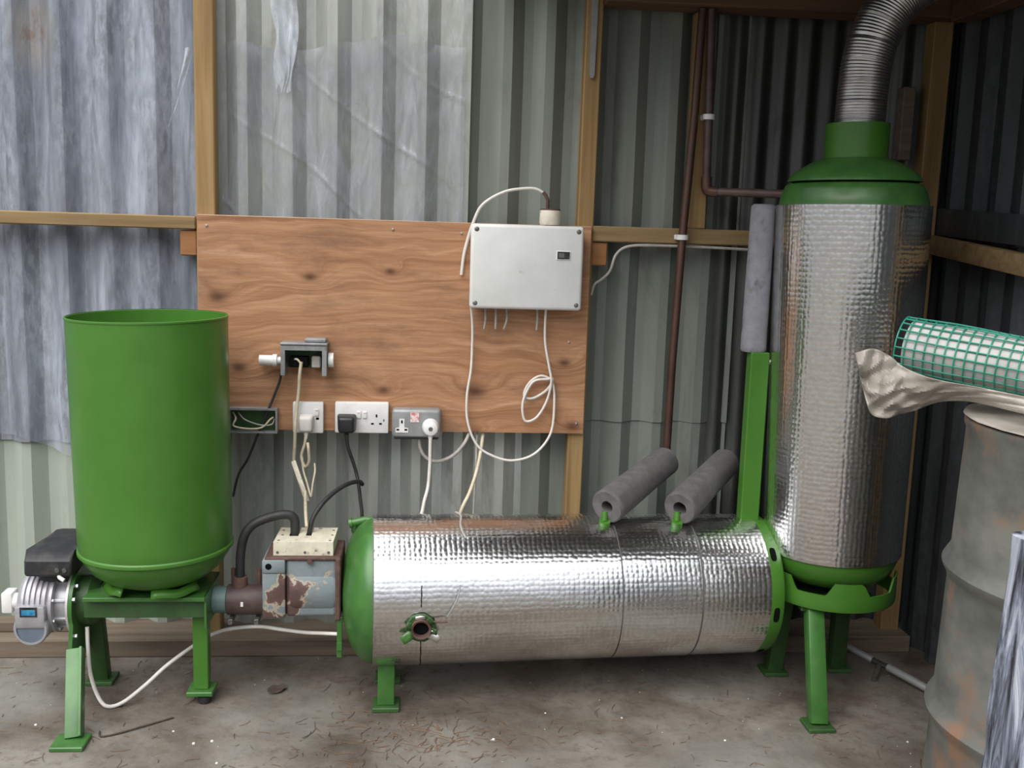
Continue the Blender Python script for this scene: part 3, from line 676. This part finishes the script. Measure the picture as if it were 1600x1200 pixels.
mb = MB(); mb.tube([(-.160,-.335,.452),(-.160,-.335,.435),(-.148,-.335,.42)], .008, 10); mb.build('nipple_bracket', 'green_dark', hc)
# filling stubs under the foam sleeves
for x, y in ((.484,-.352), (.674,-.350)):
    mb = MB(); mb.cyl((x-.004, y-.002, .44), (x-.005, y-.016, .474), .015, 18); mb.cyl((x-.005, y-.012, .472), (x-.004, y-.006, .495), .009, 12); mb.build('pipe_stub', 'green', hc)
for x in (-.071,):
    for y, b in ((-.425, 0), (-.265, 1)):
        mb = MB(); mb.box(x-.021, x+.021, y-.018, y+.018, .012, .118+(.0 if b == 0 else .02), .002, 1); lg = mb.build('leg', 'green_worn' if x < 0 else 'green_dark', hc)
        mb = MB(); mb.box(x-.034, x+.034, y-.034, y+.034, 0, .012, .002, 1); mb.build('foot_plate', 'green_dark', lg)
mb = MB(); mb.box(.852, .902, -.318, -.278, .40, .910, .003, 1); mb.build('bracket_post', 'green', hc)
mb = MB(); mb.lathe([(.0001,.004),(.007,.004),(.007,0)], (.903,-.305,.885), (1,-.3,0), 6); mb.build('bolt', 'steel', hc)
# foam sleeves
def sleeve(p0, p1, r0, r1, label, name='foam_sleeve', mat='lag', rin=.0135):
    p0, p1 = Vector(p0), Vector(p1); L = (p1-p0).length; mb = MB(); n = 24
    pr = [(rin, 0), (r0-.004, -.002), (r0, .004)]+[(r0+(r1-r0)*i/n, L*i/n) for i in range(1, n)]+[(r1, L-.006), (r1-.006, L), (rin, L), (rin, 0)]
    ref = None
    mb.lathe(pr, p0, p1-p0, 36, rscale=lambda a, h: 1+.035*noise.noise((math.cos(a)*2, math.sin(a)*2, h*8))+.01*noise.noise((math.cos(a)*9, math.sin(a)*9, h*40)))
    return mb.thing(name, mat, label, 'pipe insulation', tuple(p0))
sleeve((.483,-.368,.510), (.692,-.125,.578), .0455, .040, 'grey foam pipe sleeve on the foil cylinder under the copper pipe', rin=.016)
sleeve((.673,-.368,.507), (.865,-.125,.576), .0445, .040, 'grey foam pipe sleeve on the foil cylinder beside the green bracket post', rin=.018)
sleeve((.866,-.286,.911), (.868,-.286,1.288), .033, .031, 'pale grey upright foam sleeve on the green bracket post beside the tower', 'foam_sleeve', 'lag_pale')

# ================================================================== FOIL TOWER
TB = V(1.092, -.35, 0); TT = V(1.076, -.35, 1.29)
tw = thing('foil_tower', 'tall upright green boiler tower wrapped in silver bubble foil with domed top', 'boiler', (1.09, -.35, 0))
tax = (TT-V(1.092,-.35,.402)).normalized(); t0 = V(1.092,-.35,.402); tl = (TT-t0).length
mb = MB(); n = 70
mb.lathe([(.168,0)]+[(.175+.014*i/n, tl*i/n) for i in range(n+1)]+[(.180, tl+.001)], t0, tax, 110,
    rscale=lambda a, h: 1+.005*noise.noise((math.cos(a)*3, math.sin(a)*3, h*4))+.002*noise.noise((math.cos(a)*9, math.sin(a)*9, h*12)))
mb.build('foil_jacket', 'foil', tw, ang=70)
mb = MB(); mb.lathe([(.181,-.01),(.1805,.008),(.177,.022),(.171,.038),(.1665,.0485),(.160,.053),(.150,.054)], TT, tax, 64); mb.build('lower_shoulder', 'green_worn', tw)
mb = MB(); mb.lathe([(.160,.0515),(.150,.053),(.150,.0575),(.158,.058)], TT, tax, 64); mb.build('seam', 'hole', tw)
mb = MB(); mb.lathe([(.152,.057),(.1625,.0585),(.160,.066),(.148,.080),(.130,.092),(.108,.105),(.088,.113),(.07,.118)], TT, tax, 64); mb.build('upper_shoulder', 'green_worn', tw)
mb = MB(); mb.lathe([(.077,.108),(.077,.200),(.072,.200),(.072,.15)], TT, tax, 48); mb.build('flue_collar', 'green', tw)
mb = MB(); mb.lathe([(.171,.035),(.168,-.01),(.155,-.045),(.12,-.075),(.0001,-.095)], t0, (0,0,1), 64); mb.build('bottom_dome', 'green', tw)
# notched foot ring
def notch(adeg):
    for c in (232, 297, 2, 67, 112, 167):
        d = abs((adeg-c+180) % 360-180)
        if d < 20: return 1 if d < 13 else (20-d)/7
    return 0
mb = MB(); na = 180; vs = []; fs = []
for i in range(na):
    a = 2*math.pi*i/na; zt = .354-.033*notch(i*2)
    for r, z in ((.166,.280),(.168,.286),(.168,.305),(.168,zt),(.163,zt),(.163,.280)):
        vs.append((1.094+r*math.cos(a), -.35+r*math.sin(a), z))
for i in range(na):
    k = (i+1) % na
    for q in range(6): fs.append([i*6+q, k*6+q, k*6+(q+1)%6, i*6+(q+1)%6])
mb.add(vs, fs); mb.build('foot_ring', 'green', tw)
mb = MB(); mb.box(.98, 1.20, -.46, -.24, .264, .281, .002, 1); bp = mb.build('base_plate', 'green_dark', tw)
for (a, b) in (((1.014,-.455,.270), (1.004,-.560,.010)), ((1.01,-.27,.265), (1.0,-.24,.010)), ((1.17,-.27,.265), (1.19,-.22,.010))):
    mb = MB(); mb.beam(a, b, .042, .036, (0,1,0), .002); lg = mb.build('leg', 'green_worn' if a[1] < -.4 else 'green_dark', tw)  # darker green on the rear legs puts their shade into the colour
    mb = MB(); mb.box(b[0]-.034, b[0]+.034, b[1]-.034, b[1]+.034, 0, .011, .002, 1); mb.build('foot_plate', 'green_dark', lg)
# flexible flue duct
fd = thing('flue_duct', 'ribbed flexible aluminium flue duct rising from the tower and bending over', 'duct', (1.073, -.35, 1.44))
path = cr([(1.0745,-.35,1.44),(1.0765,-.35,1.50),(1.078,-.35,1.57),(1.083,-.35,1.64),(1.100,-.35,1.71),(1.135,-.35,1.775),(1.185,-.35,1.825),(1.25,-.345,1.86),(1.33,-.34,1.875)], 44)
rr = []; s_ = 0; prev = None
for q in path:
    if prev is not None: s_ += (q-prev).length
    prev = q
    r = .0605+.0011*math.sin(2*math.pi*s_/.0072)
    if (s_ % .049) < .0032: r -= .0026
    rr.append(r)
mb = MB(); mb.tube(path, rr, 48, caps=False); mb.build('duct_wall', 'duct', fd, ang=80)

# ================================================================== HOPPER
HO = V(-.645, -.35, .30); HT = V(-.656, -.35, .972); hax = (HT-HO).normalized(); hl = (HT-HO).length
hp = thing('fuel_hopper', 'open-topped bright green steel drum hopper with rounded bottom', 'hopper', (-.645, -.35, .30))
R = .1835; bt = .106
prof = [(.0001, .004), (.05, .006), (.09, .013), (.125, .028), (.155, .052), (.174, .080), (.182, .104), (R, .13)]
prof += [(R+.003*i/10, .13+(hl-.13)*i/10) for i in range(1, 11)]
prof += [(R+.0005, hl+.001), (R-.001, hl), (R-.003, .14), (.15, .06), (.0001, .012)]
mb = MB(); mb.lathe(prof, HO, hax, 80); mb.build('shell', 'green', hp)
mb = MB(); mb.lathe([(.1815,.094),(.1855,.097),(.1862,.101),(.1855,.105),(.182,.108)], HO, hax, 80); mb.build('weld_band', 'green', hp)
mb = MB(); mb.lathe([(R+.002,hl-.004),(R+.0045,hl-.003),(R+.0045,hl+.001),(R+.001,hl+.002)], HO, hax, 80); mb.build('rim', 'green', hp)
def tab(a0, a1):
    mb = MB(); n = 10
    mb.grid(n, 3, lambda u, v: (-.645+(.118+.012*v)*math.cos(math.radians(a0+(a1-a0)*u)), -.35+(.118+.012*v)*math.sin(math.radians(a0+(a1-a0)*u)), .322-.018*v+.003*math.sin(u*9)))
    mb.build('collar_tab', 'green', hp, solid=.003)
tab(200, 242); tab(276, 332); tab(30, 80); tab(110, 165)

# ================================================================== HOPPER STAND / AUGER
AX = V(0, -.35, .257)
st = thing('auger_stand', 'green steel auger trough on splayed legs under the hopper', 'stand', (-.67, -.38, 0))
mb = MB(); mb.box(-.80, -.512, -.447, -.253, .287, .297, .001, 1); mb.box(-.515, -.510, -.44, -.26, .215, .297); tr = mb.build('top_flange', 'green_worn', st)
mb = MB(); mb.box(-.805, -.515, -.424, -.418, .238, .287, .001, 1); mb.box(-.805, -.515, -.282, -.276, .238, .287, .001, 1); mb.build('side_web', 'green_dark', st)
mb = MB(); mb.cyl((-.836,-.35,.257), (-.512,-.35,.257), .044, 32); mb.build('auger_tube', 'green_dark', st)
mb = MB(); mb.lathe([(.0001,0),(.062,0),(.062,.03),(.046,.05)], (-.832,-.35,.257), (1,0,0), 36); mb.build('bearing_housing', 'green_dark', st)
mb = MB(); pts = []
for i in range(25):
    a = math.radians(-25+230*i/24); pts.append((-.35+.088*math.cos(a), .257+.088*math.sin(a)))
pts += [(-.45,.14),(-.465,.115),(-.30,.115),(-.27,.14)]
mb.prism(pts, lambda a, b, d: (d, a, b), -.8385, -.8295); mb.build('end_plate', 'green_worn', st)
mb = MB(); mb.beam((-.818,-.462,.175), (-.786,-.588,.012), 0.034, .012, (0,-.8,.6), .001); lg = mb.build('leg', 'green_worn', st)
mb = MB(); mb.beam((-.80,-.458,.176), (-.768,-.584,.012), .006, .034, (0,-.8,.6), .001); mb.build('leg_flange', 'green_worn', lg)
mb = MB(); mb.box(-.825, -.750, -.632, -.562, 0, .011, .002, 1); mb.build('foot_plate', 'green_worn', lg)
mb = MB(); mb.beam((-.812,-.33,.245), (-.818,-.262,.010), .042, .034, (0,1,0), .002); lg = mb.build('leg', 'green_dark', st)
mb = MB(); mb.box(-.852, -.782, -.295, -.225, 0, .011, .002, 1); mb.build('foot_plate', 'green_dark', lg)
mb = MB(); mb.box(-.555, -.518, -.39, -.355, .034, .24, .002, 1); lg = mb.build('leg', 'green', st)
mb = MB(); mb.box(-.570, -.505, -.408, -.340, .022, .034, .002, 1); mb.build('foot_plate', 'green_worn', lg)
mb = MB(); mb.lathe([(.0001,0),(.015,0),(.017,.006),(.016,.017),(.008,.022)], (-.528,-.388,0), seg=20); mb.build('levelling_foot', 'rubber', lg)
for y, z in ((-.425,.285),(-.40,.31),(-.42,.19)):
    mb = MB(); mb.lathe([(.0001,.006),(.0065,.006),(.0065,0)], (-.8295, y, z), (1,0,0), 6); mb.build('bolt', 'steel', st)

# ================================================================== GEAR MOTOR
gm = thing('gear_motor', 'grey cast aluminium gear motor with cooling ribs bolted to the auger stand', 'motor', (-.92, -.35, .15))
rp_ = [(.0001,0),(.040,0),(.058,.004),(.068,.012)]
for i in range(5):
    b = .018+i*.0125; rp_ += [(.0725,b),(.0775,b+.002),(.0775,b+.0075),(.0725,b+.0095)]
rp_ += [(.0765,.083),(.0765,.09),(.055,.091)]
mb = MB(); mb.lathe(rp_, (-.972,-.35,.255), (1,0,0), 48); hsg = mb.build('ribbed_housing', 'alu', gm, ang=25)
mb = MB(); mb.lathe([(.057,0),(.060,.006),(.060,.03),(.066,.037),(.066,.043)], (-.884,-.35,.255), (1,0,0), 40); nk = mb.build('neck_casting', 'alu', gm)
for a in (20, 65, 115, 160, 205, 250, 300, 340):
    aa = math.radians(a); p = V(-.884, -.35+.060*math.cos(aa), .255+.060*math.sin(aa))
    mb = MB(); mb.beam(p, p+V(.043, 0, 0), .008, .012, (0, math.cos(aa), math.sin(aa)), .001); mb.build('web', 'alu', nk)
    mb = MB(); q = V(-.884, -.35+.069*math.cos(aa), .255+.069*math.sin(aa)); mb.lathe([(.0001,.006),(.0045,.006),(.0045,-.002)], q, (1,0,0), 6); mb.build('bolt', 'steel', nk)
mb = MB(); mb.lathe([(.0001,0),(.086,0),(.086,.0055),(.0001,.0055)], (-.8455,-.35,.257), (1,0,0), 56); mb.build('mounting_flange', 'zinc', gm)
mb = MB(); mb.lathe([(.041,-.05),(.041,-.004),(.038,0),(.033,0),(.033,-.004)], (-.928,-.435,.212), (0,-1,0), 40); bs = mb.build('gear_boss', 'alu', gm)
mb = MB(); mb.lathe([(.0001,-.0025),(.0325,-.003)], (-.928,-.435,.212), (0,-1,0), 32); mb.build('boss_cap', 'bluecap', bs)
mb = MB(); mb.box(-.964, -.893, -.437, -.385, .215, .272, .006, 2); mb.build('boss_pad', 'alu', gm)
mb = MB(); mb.box(-.950, -.910, -.4385, -.4365, .246, .270); lb = mb.build('rating_plate', 'display', gm)
mb = MB(); mb.box(-.946, -.914, -.4392, -.4384, .250, .264); mb.build('plate_print', 'label_blue', lb)
mb = MB(); mb.box(-1.016, -.990, -.380, -.335, .232, .284, .004, 2); mb.cyl((-.99,-.36,.258),(-.966,-.36,.258),.02,20); mb.build('end_fitting', 'white', gm)
mo = thing('motor_cover_box', 'dusty black plastic motor box on top of the gear motor', 'motor', (-.90, -.35, .335))
mb = MB(); sec = [(-.425,.344),(-.43,.350),(-.429,.382),(-.422,.390),(-.39,.398),(-.33,.410),(-.27,.414),(-.235,.406),(-.225,.39),(-.225,.344)]
mb.prism(sec, lambda a, b, d: (d+(.02 if a > -.36 and b > .38 else 0), a, b), -.940, -.828)
bm = bmesh.new(); 
vv = [bm.verts.new(q) for q in mb.v]; [bm.faces.new([vv[i] for i in f]) for f in mb.f]
bmesh.ops.recalc_face_normals(bm, faces=bm.faces[:])
bmesh.ops.bevel(bm, geom=[e for e in bm.edges if abs(e.verts[0].co.x-e.verts[1].co.x) < .05], offset=.007, segments=3, affect='EDGES', profile=.5)
mb = MB(); mb.frombm(bm); mb.build('box_body', 'motor_black', mo)
mb = MB(); mb.cyl((-.885,-.35,.322), (-.885,-.35,.352), .05, 24); mb.build('pedestal', 'motor_black', mo)
for x in (-.862, -.845):
    mb = MB(); mb.lathe([(.0001,.008),(.005,.008),(.005,-.002)], (x,-.430,.362), (.3,-1,0), 10); mb.build('cover_screw', 'screw', mo)
mb = MB(); mb.tube([(-.862,-.42,.347),(-.856,-.43,.342),(-.846,-.432,.336)], .005, 8); mb.build('cable_end', 'white', mo)

# ================================================================== BURNER AND COUPLINGS
bc = thing('auger_coupling', 'dark brown pipe coupling with blue collar between the auger and the burner', 'coupling', (-.45, -.35, .215))
mb = MB(); mb.lathe([(.0001,0),(.034,0),(.034,.042),(.0001,.042)], (-.5095,-.35,.257), (1,0,0), 32); mb.build('blue_collar', 'blue_pipe', bc)
mb = MB(); mb.lathe([(.036,0),(.0385,.002),(.0385,.088),(.036,.096),(.0001,.096)], (-.4755,-.35,.257), (1,0,0), 36); mb.build('sleeve', 'pipe_brown', bc)
mb = MB(); mb.box(-.437, -.430, -.3905, -.386, .252, .264, .001, 1); mb.build('sticker', 'white', bc)
mb = MB(); mb.cyl((-.443,-.35,.285), (-.443,-.35,.318), .018, 20); mb.build('hose_socket', 'rust', bc)
for x in (-.462, -.398):
    mb = MB(); mb.box(x-.006, x+.006, -.392, -.33, .207, .219, .002, 1); mb.lathe([(.0001,.004),(.006,.004),(.006,0)], (x,-.392,.213), (0,-1,0), 8); mb.build('clamp', 'screw', bc)
    mb = MB(); mb.cyl((x,-.34,.29), (x,-.34,.335), .006, 10); mb.build('stud_bolt', 'rust', bc)
bu = thing('burner', 'rusty burner housing with peeling blue-grey paint, bolted to the green dome', 'burner', (-.28, -.35, .235))
mb = MB(); mb.box(-.378, -.322, -.425, -.275, .236, .352, .004, 2); mb.box(-.378, -.322, -.428, -.272, .352, .386, .004, 2); mb.build('inlet_block', 'peel', bu)
mb = MB(); mb.box(-.322, -.196, -.418, -.282, .236, .386, .010, 3); mb.build('body', 'peel', bu)
mb = MB(); mb.lathe([(.062,0),(.074,.006),(.078,.02),(.078,.11),(.074,.118)], (-.318,-.352,.300), (1,0,0), 40); mb.build('barrel', 'peel', bu)
mb = MB(); mb.box(-.200, -.187, -.428, -.272, .230, .390, .003, 1); mb.build('end_flange', 'rust', bu)
mb = MB(); mb.box(-.372, -.188, -.424, -.276, .384, .3915, .002, 1); mb.build('top_plate', 'rust', bu)
for x, z in ((-.362,.370),):
    mb = MB(); mb.lathe([(.0001,.0006),(.007,.0006),(.008,0)], (x,-.4282,z), (0,-1,0), 16); mb.build('bolt_hole', 'hole', bu)
mb = MB(); mb.lathe([(.0001,.005),(.0075,.005),(.0075,0)], (-.262,-.424,.382), (0,-1,0), 6); mb.build('bolt', 'rust', bu)
mb = MB(); mb.box(-.196, -.183, -.42, -.41, .13, .236, .001, 1); mb.box(-.196, -.183, -.425, -.405, .15, .17); mb.build('hanger_lug', 'green_worn', bu)
tb = thing('terminal_box', 'stained cream terminal box with two slots on top of the rusty burner', 'electrical box', (-.28, -.35, .392))
ol = [(-.353,-.408),(-.207,-.408),(-.205,-.285),(-.266,-.285),(-.266,-.355),(-.280,-.355),(-.280,-.285),(-.298,-.285),(-.298,-.358),(-.321,-.358),(-.321,-.285),(-.350,-.285)]
mb = MB(); mb.prism(ol, lambda a, b, d: (a, b, d), .392, .4265); mb.build('box_body', 'cream', tb)
mb = MB(); mb.box(-.3215, -.2975, -.3575, -.29, .392, .412); mb.box(-.2805, -.2655, -.3545, -.29, .392, .412); mb.build('slot_floor', 'hole', tb)
for x in (-.343, -.276, -.218):
    mb = MB(); mb.lathe([(.0001,.0012),(.003,.0012),(.0035,0)], (x,-.408,.400), (0,-1,0), 10); mb.build('cover_screw', 'screw', tb)
for x, y in ((-.342,-.395),(-.338,-.35),(-.34,-.31),(-.216,-.395),(-.214,-.35),(-.214,-.31)):
    mb = MB(); mb.lathe([(.0001,.0010),(.003,.0010),(.0035,0)], (x,y,.4265), (0,0,1), 10); mb.build('cover_screw', 'screw', tb)
cable('conduit_hose', [(-.443,-.35,.300),(-.4435,-.35,.345),(-.441,-.35,.386),(-.432,-.35,.425),(-.412,-.347,.452),(-.380,-.342,.467),(-.345,-.338,.475),(-.322,-.335,.474),(-.310,-.334,.462),(-.309,-.334,.438),(-.309,-.334,.413)], .0115, 'rubber', 'thick dark conduit hose arching from the brown coupling into the cream box', 'hose', seg=14)
cable('black_cable', [(-.273,-.33,.413),(-.272,-.33,.436),(-.263,-.322,.468),(-.243,-.30,.496),(-.213,-.26,.518),(-.183,-.21,.525),(-.160,-.15,.515),(-.152,-.13,.503)], .0060, 'rubber', 'black rubber cable curving up from the cream box to the black plug cord', 'cable', seg=10)
cable('cream_cable', [(-.279,-.34,.445),(-.283,-.32,.46),(-.291,-.26,.475),(-.297,-.21,.485),(-.300,-.185,.495)], .0045, 'cable_cream', 'short cream flex joining the hanging cream cords to the cream box')
cable('white_floor_cable', [(-.806,-.40,.205),(-.804,-.405,.15),(-.800,-.405,.085),(-.783,-.41,.030),(-.758,-.42,.0065),(-.722,-.41,.012),(-.67,-.39,.05),(-.622,-.37,.092),(-.565,-.31,.12),(-.52,-.30,.145),(-.47,-.31,.163),(-.40,-.33,.176),(-.34,-.35,.176),(-.28,-.36,.172),(-.235,-.38,.178),(-.19,-.41,.188)], .0050, 'cable_white', 'grey-white cable sagging near the floor behind the stand leg to the burner')

# ================================================================== OIL DRUM AND WHAT LIES ON IT
od = thing('oil_drum', 'old grey steel oil drum with rolling hoops and rusty patches', 'drum', (1.30, -1.12, 0))
dp = [(.0001,.004),(.275,.004),(.285,0),(.287,.012),(.283,.02)]
for zc in (.29, .585):
    dp += [(.283,zc-.032),(.287,zc-.018),(.295,zc-.005),(.297,zc+.002),(.293,zc+.010),(.286,zc+.022),(.283,zc+.034)]
dp += [(.283,.855),(.287,.862),(.288,.874),(.283,.877),(.279,.870),(.279,.860),(.0001,.858)]
mb = MB(); mb.lathe(dp, (1.296,-1.12,0), seg=72, rscale=lambda a, h: 1+.008*noise.noise((math.cos(a)*2, math.sin(a)*2, h*3)))
for q in mb.v: q.x += .03*q.z
mb.build('shell', 'drum', od)
RA, RB, RR = V(.972,-.90,1.002), V(1.372,-1.275,.948), .057
rd = (RB-RA).normalized(); rL = (RB-RA).length
mr = thing('mesh_roll', 'pale roll wrapped in green square plastic mesh lying on the oil drum', 'mesh roll', (1.17, -1.09, .90))
mb = MB(); mb.lathe([(.0001,.008),(.03,.006),(.050,.012)]+[(.0525,.02+i*.02) for i in range(26)]+[(.0001,.53)], RA, rd, 32, rscale=lambda a, h: 1+.05*noise.noise((math.cos(a)*2, math.sin(a)*2, h*7))); mb.build('roll_core', 'core', mr)
mb = MB(); a_ = rd.cross(V(0,0,1)).normalized(); b_ = a_.cross(rd)
nst = 20
for i in range(nst):
    t = 2*math.pi*i/nst; off = (a_*math.cos(t)+b_*math.sin(t))
    mb.tube([RA+off*(RR+.0015*math.sin(k*1.3+i))+rd*(rL*k/12) for k in range(13)], .0017, 5)
nr = int(rL/.0185)
for k in range(nr+1):
    c = RA+rd*(rL*k/nr); mb.tube([c+(a_*math.cos(2*math.pi*i/24)+b_*math.sin(2*math.pi*i/24))*RR for i in range(25)], .0017, 5, caps=False)
mb.build('mesh_wrap', 'mesh_green', mr)
pl = thing('plastic_wrap', 'crumpled tan polythene hanging under the mesh roll over the drum edge', 'plastic sheet', (1.0, -1.0, .87))
top = [(.846,-.955,.989),(.880,-.96,.999),(.918,-.955,.985),(.940,-.97,.966),(.962,-1.01,.955),(.985,-1.045,.950),(1.030,-1.09,.946),(1.075,-1.13,.940),(1.16,-1.205,.928),(1.26,-1.29,.915),(1.35,-1.37,.90)]
bot = [(.862,-.965,.929),(.883,-.965,.874),(.918,-.955,.861),(.950,-.95,.866),(.985,-.955,.878),(1.01,-.99,.900),(1.04,-1.05,.912),(1.09,-1.13,.906),(1.17,-1.215,.893),(1.27,-1.305,.878),(1.36,-1.385,.865)]
tp, bp2 = cr(top, 8), cr(bot, 8); nn = len(tp)
def wrap(u, v):
    i = u*(nn-1); k = min(int(i), nn-2); t = i-k
    a = tp[k].lerp(tp[k+1], t); b = bp2[k].lerp(bp2[k+1], t)
    p = a.lerp(b, v); am = .022*(1-min(1, max(0, (u-.25)/.3))*.75)
    fold = abs(noise.noise((u*6.5, v*1.6+u*4, 3)))*1.7-abs(noise.noise((u*10+v*3.5, v*2.4, 8)))
    q = p+V(-.35,-.9,.1)*am*(fold*1.3+.8*math.sin(v*math.pi))
    return q
mb = MB(); mb.grid(90, 26, wrap); mb.build('front_drape', 'film_tan', pl, ang=18, recalc=False, solid=.0008)
mb = MB()
def lid_(u, v):
    a = u*2*math.pi; r = .292*v
    z = .8815+.005*noise.noise((math.cos(a)*v*5, math.sin(a)*v*5, 2))
    return (1.323+r*math.cos(a), -1.12+r*math.sin(a), z)
mb.grid(73, 22, lid_); mb.build('top_cover', 'film_tan', pl, ang=60, recalc=False, solid=.0008)

# ================================================================== TIMBER POST, BAR, LITTER
tp_ = thing('timber_post', 'flaking blue-white painted timber post standing in front of the oil drum', 'post', (.90, -1.53, 0))
mb = MB(); n = 24
def postv(u, v):
    a = u*2*math.pi; c, s = math.cos(a), math.sin(a); sc = (abs(c)**5+abs(s)**5)**-.2
    z = .785*v; r = .066*sc*(1+.07*noise.noise((c*2, s*2, z*5))+.05*noise.noise((c*7, s*7, z*12)))
    return (0.935+r*c+.022*(z-.4), -1.53+r*s, z)
mb.grid(49, 50, postv); mb.add([postv(i/48, 1) for i in range(48)], [list(range(48))]); mb.build('post_shaft', 'bark', tp_, ang=50)
mb = MB(); mb.box(.885, .99, -1.632, -1.613, 0, .69, .003, 1); mb.thing('plank_offcut', 'sheet_pale', 'pale green painted plank leaning against the flaking timber post', 'plank', (.92, -1.61, 0))
br = thing('steel_bar', 'dull steel bar with a dark clamp lying on the floor behind the tower leg', 'bar', (1.30, -.25, 0))
mb = MB(); mb.tube([(1.20,-.145,.062),(1.285,-.245,.036)], .010, 12); mb.tube([(1.315,-.28,.030),(1.385,-.40,.014)], .011, 12); mb.build('shaft', 'clad', br)
mb = MB(); mb.tube([(1.28,-.24,.036),(1.318,-.285,.029)], .008, 10); mb.build('joint', 'rubber', br)
mb = MB(); mb.beam((1.385,-.395,.016), (1.40,-.55,.014), .035, .026, (0,0,1), .004); mb.build('clamp_body', 'grey_metal', br)
mb = MB(); mb.tube([(1.30,-.262,.03),(1.262,-.31,.010)], .008, 10); mb.build('handle', 'screw', br)
mb = MB()
for i in range(640):
    if i < 420: x, y = random.uniform(-1.2, 1.2), random.uniform(-.85, -.13)
    else: x, y = random.gauss(-.02, .16), random.gauss(-.60, .07)
    L = random.uniform(.006, .05)*random.choice((.4, 1, 1)); a = random.uniform(0, 6.28); w_ = random.uniform(.0004, .0008)
    c = random.uniform(-.5, .5)*L
    pts = []
    for k in range(4):
        t = k/3-.5; pts.append(V(x+math.cos(a)*L*t-math.sin(a)*c*(.25-t*t), y+math.sin(a)*L*t+math.cos(a)*c*(.25-t*t), .0016))
    nn_ = V(-math.sin(a), math.cos(a), 0)*w_
    vs = [p+nn_ for p in pts]+[p-nn_ for p in pts]+[p+V(0,0,.001) for p in pts]
    mb.add(vs, [[k, k+1, 8+k+1, 8+k] for k in range(3)]+[[8+k, 8+k+1, 4+k+1, 4+k] for k in range(3)])
o = mb.thing('needle_litter', 'needle', 'reddish dry needles and stalks scattered over the dirty concrete floor', 'litter', (0, -.5, 0), ang=80, recalc=False); o['kind'] = 'stuff'
mb = MB()
for (x, y) in ((-.57,-.54),(-.51,-.60),(-.47,-.59),(.33,-.47),(.19,-.60),(-.44,-.69),(1.2,-.64),(.52,-.5),(-.9,-.5),(.75,-.62)):
    r = random.uniform(.0025, .004); mb.lathe([(.0001,0),(r,0),(r*.8,r*.6),(.0001,r*.8)], (x, y, 0), (0,0,1), 7)
for i in range(60):
    x, y = random.uniform(-1.2, 1.35), random.uniform(-.85, -.13); r = random.uniform(.0008, .0017)
    mb.lathe([(.0001,0),(r,0),(r*.8,r*.6),(.0001,r*.8)], (x, y, 0), (0,0,1), 5)
o = mb.thing('floor_grit', 'flake', 'tiny white flakes and grit dotted on the concrete floor', 'grit', (0, -.5, 0)); o['kind'] = 'stuff'
mb = MB(); mb.grid(7, 5, lambda u, v: (-.357+(.05*(u-.5))*(1-.9*abs(v-.5)), -.335+.045*(v-.5)+.01*u, .004+.007*abs(u-.5)+.002*math.sin(v*9)))
mb.thing('dead_leaf', 'leaf', 'dark curled dead leaf on the concrete floor between hopper and burner', 'leaf', (-.357, -.335, 0), ang=60, recalc=False)
mb = MB()
for i in range(14):
    a = math.radians(i*7); 
mb.tube(cr([(-.74,-.54,.003),(-.73,-.565,.003),(-.70,-.555,.003),(-.66,-.53,.004),(-.62,-.50,.003),(-.585,-.475,.003)], 5), .0022, 6)
mb.thing('dry_twig', 'leaf', 'thin curved dry twig on the concrete in front of the hopper stand', 'twig', (-.66, -.53, 0))
for o in bpy.data.objects:
    if '_org' in o: del o['_org']
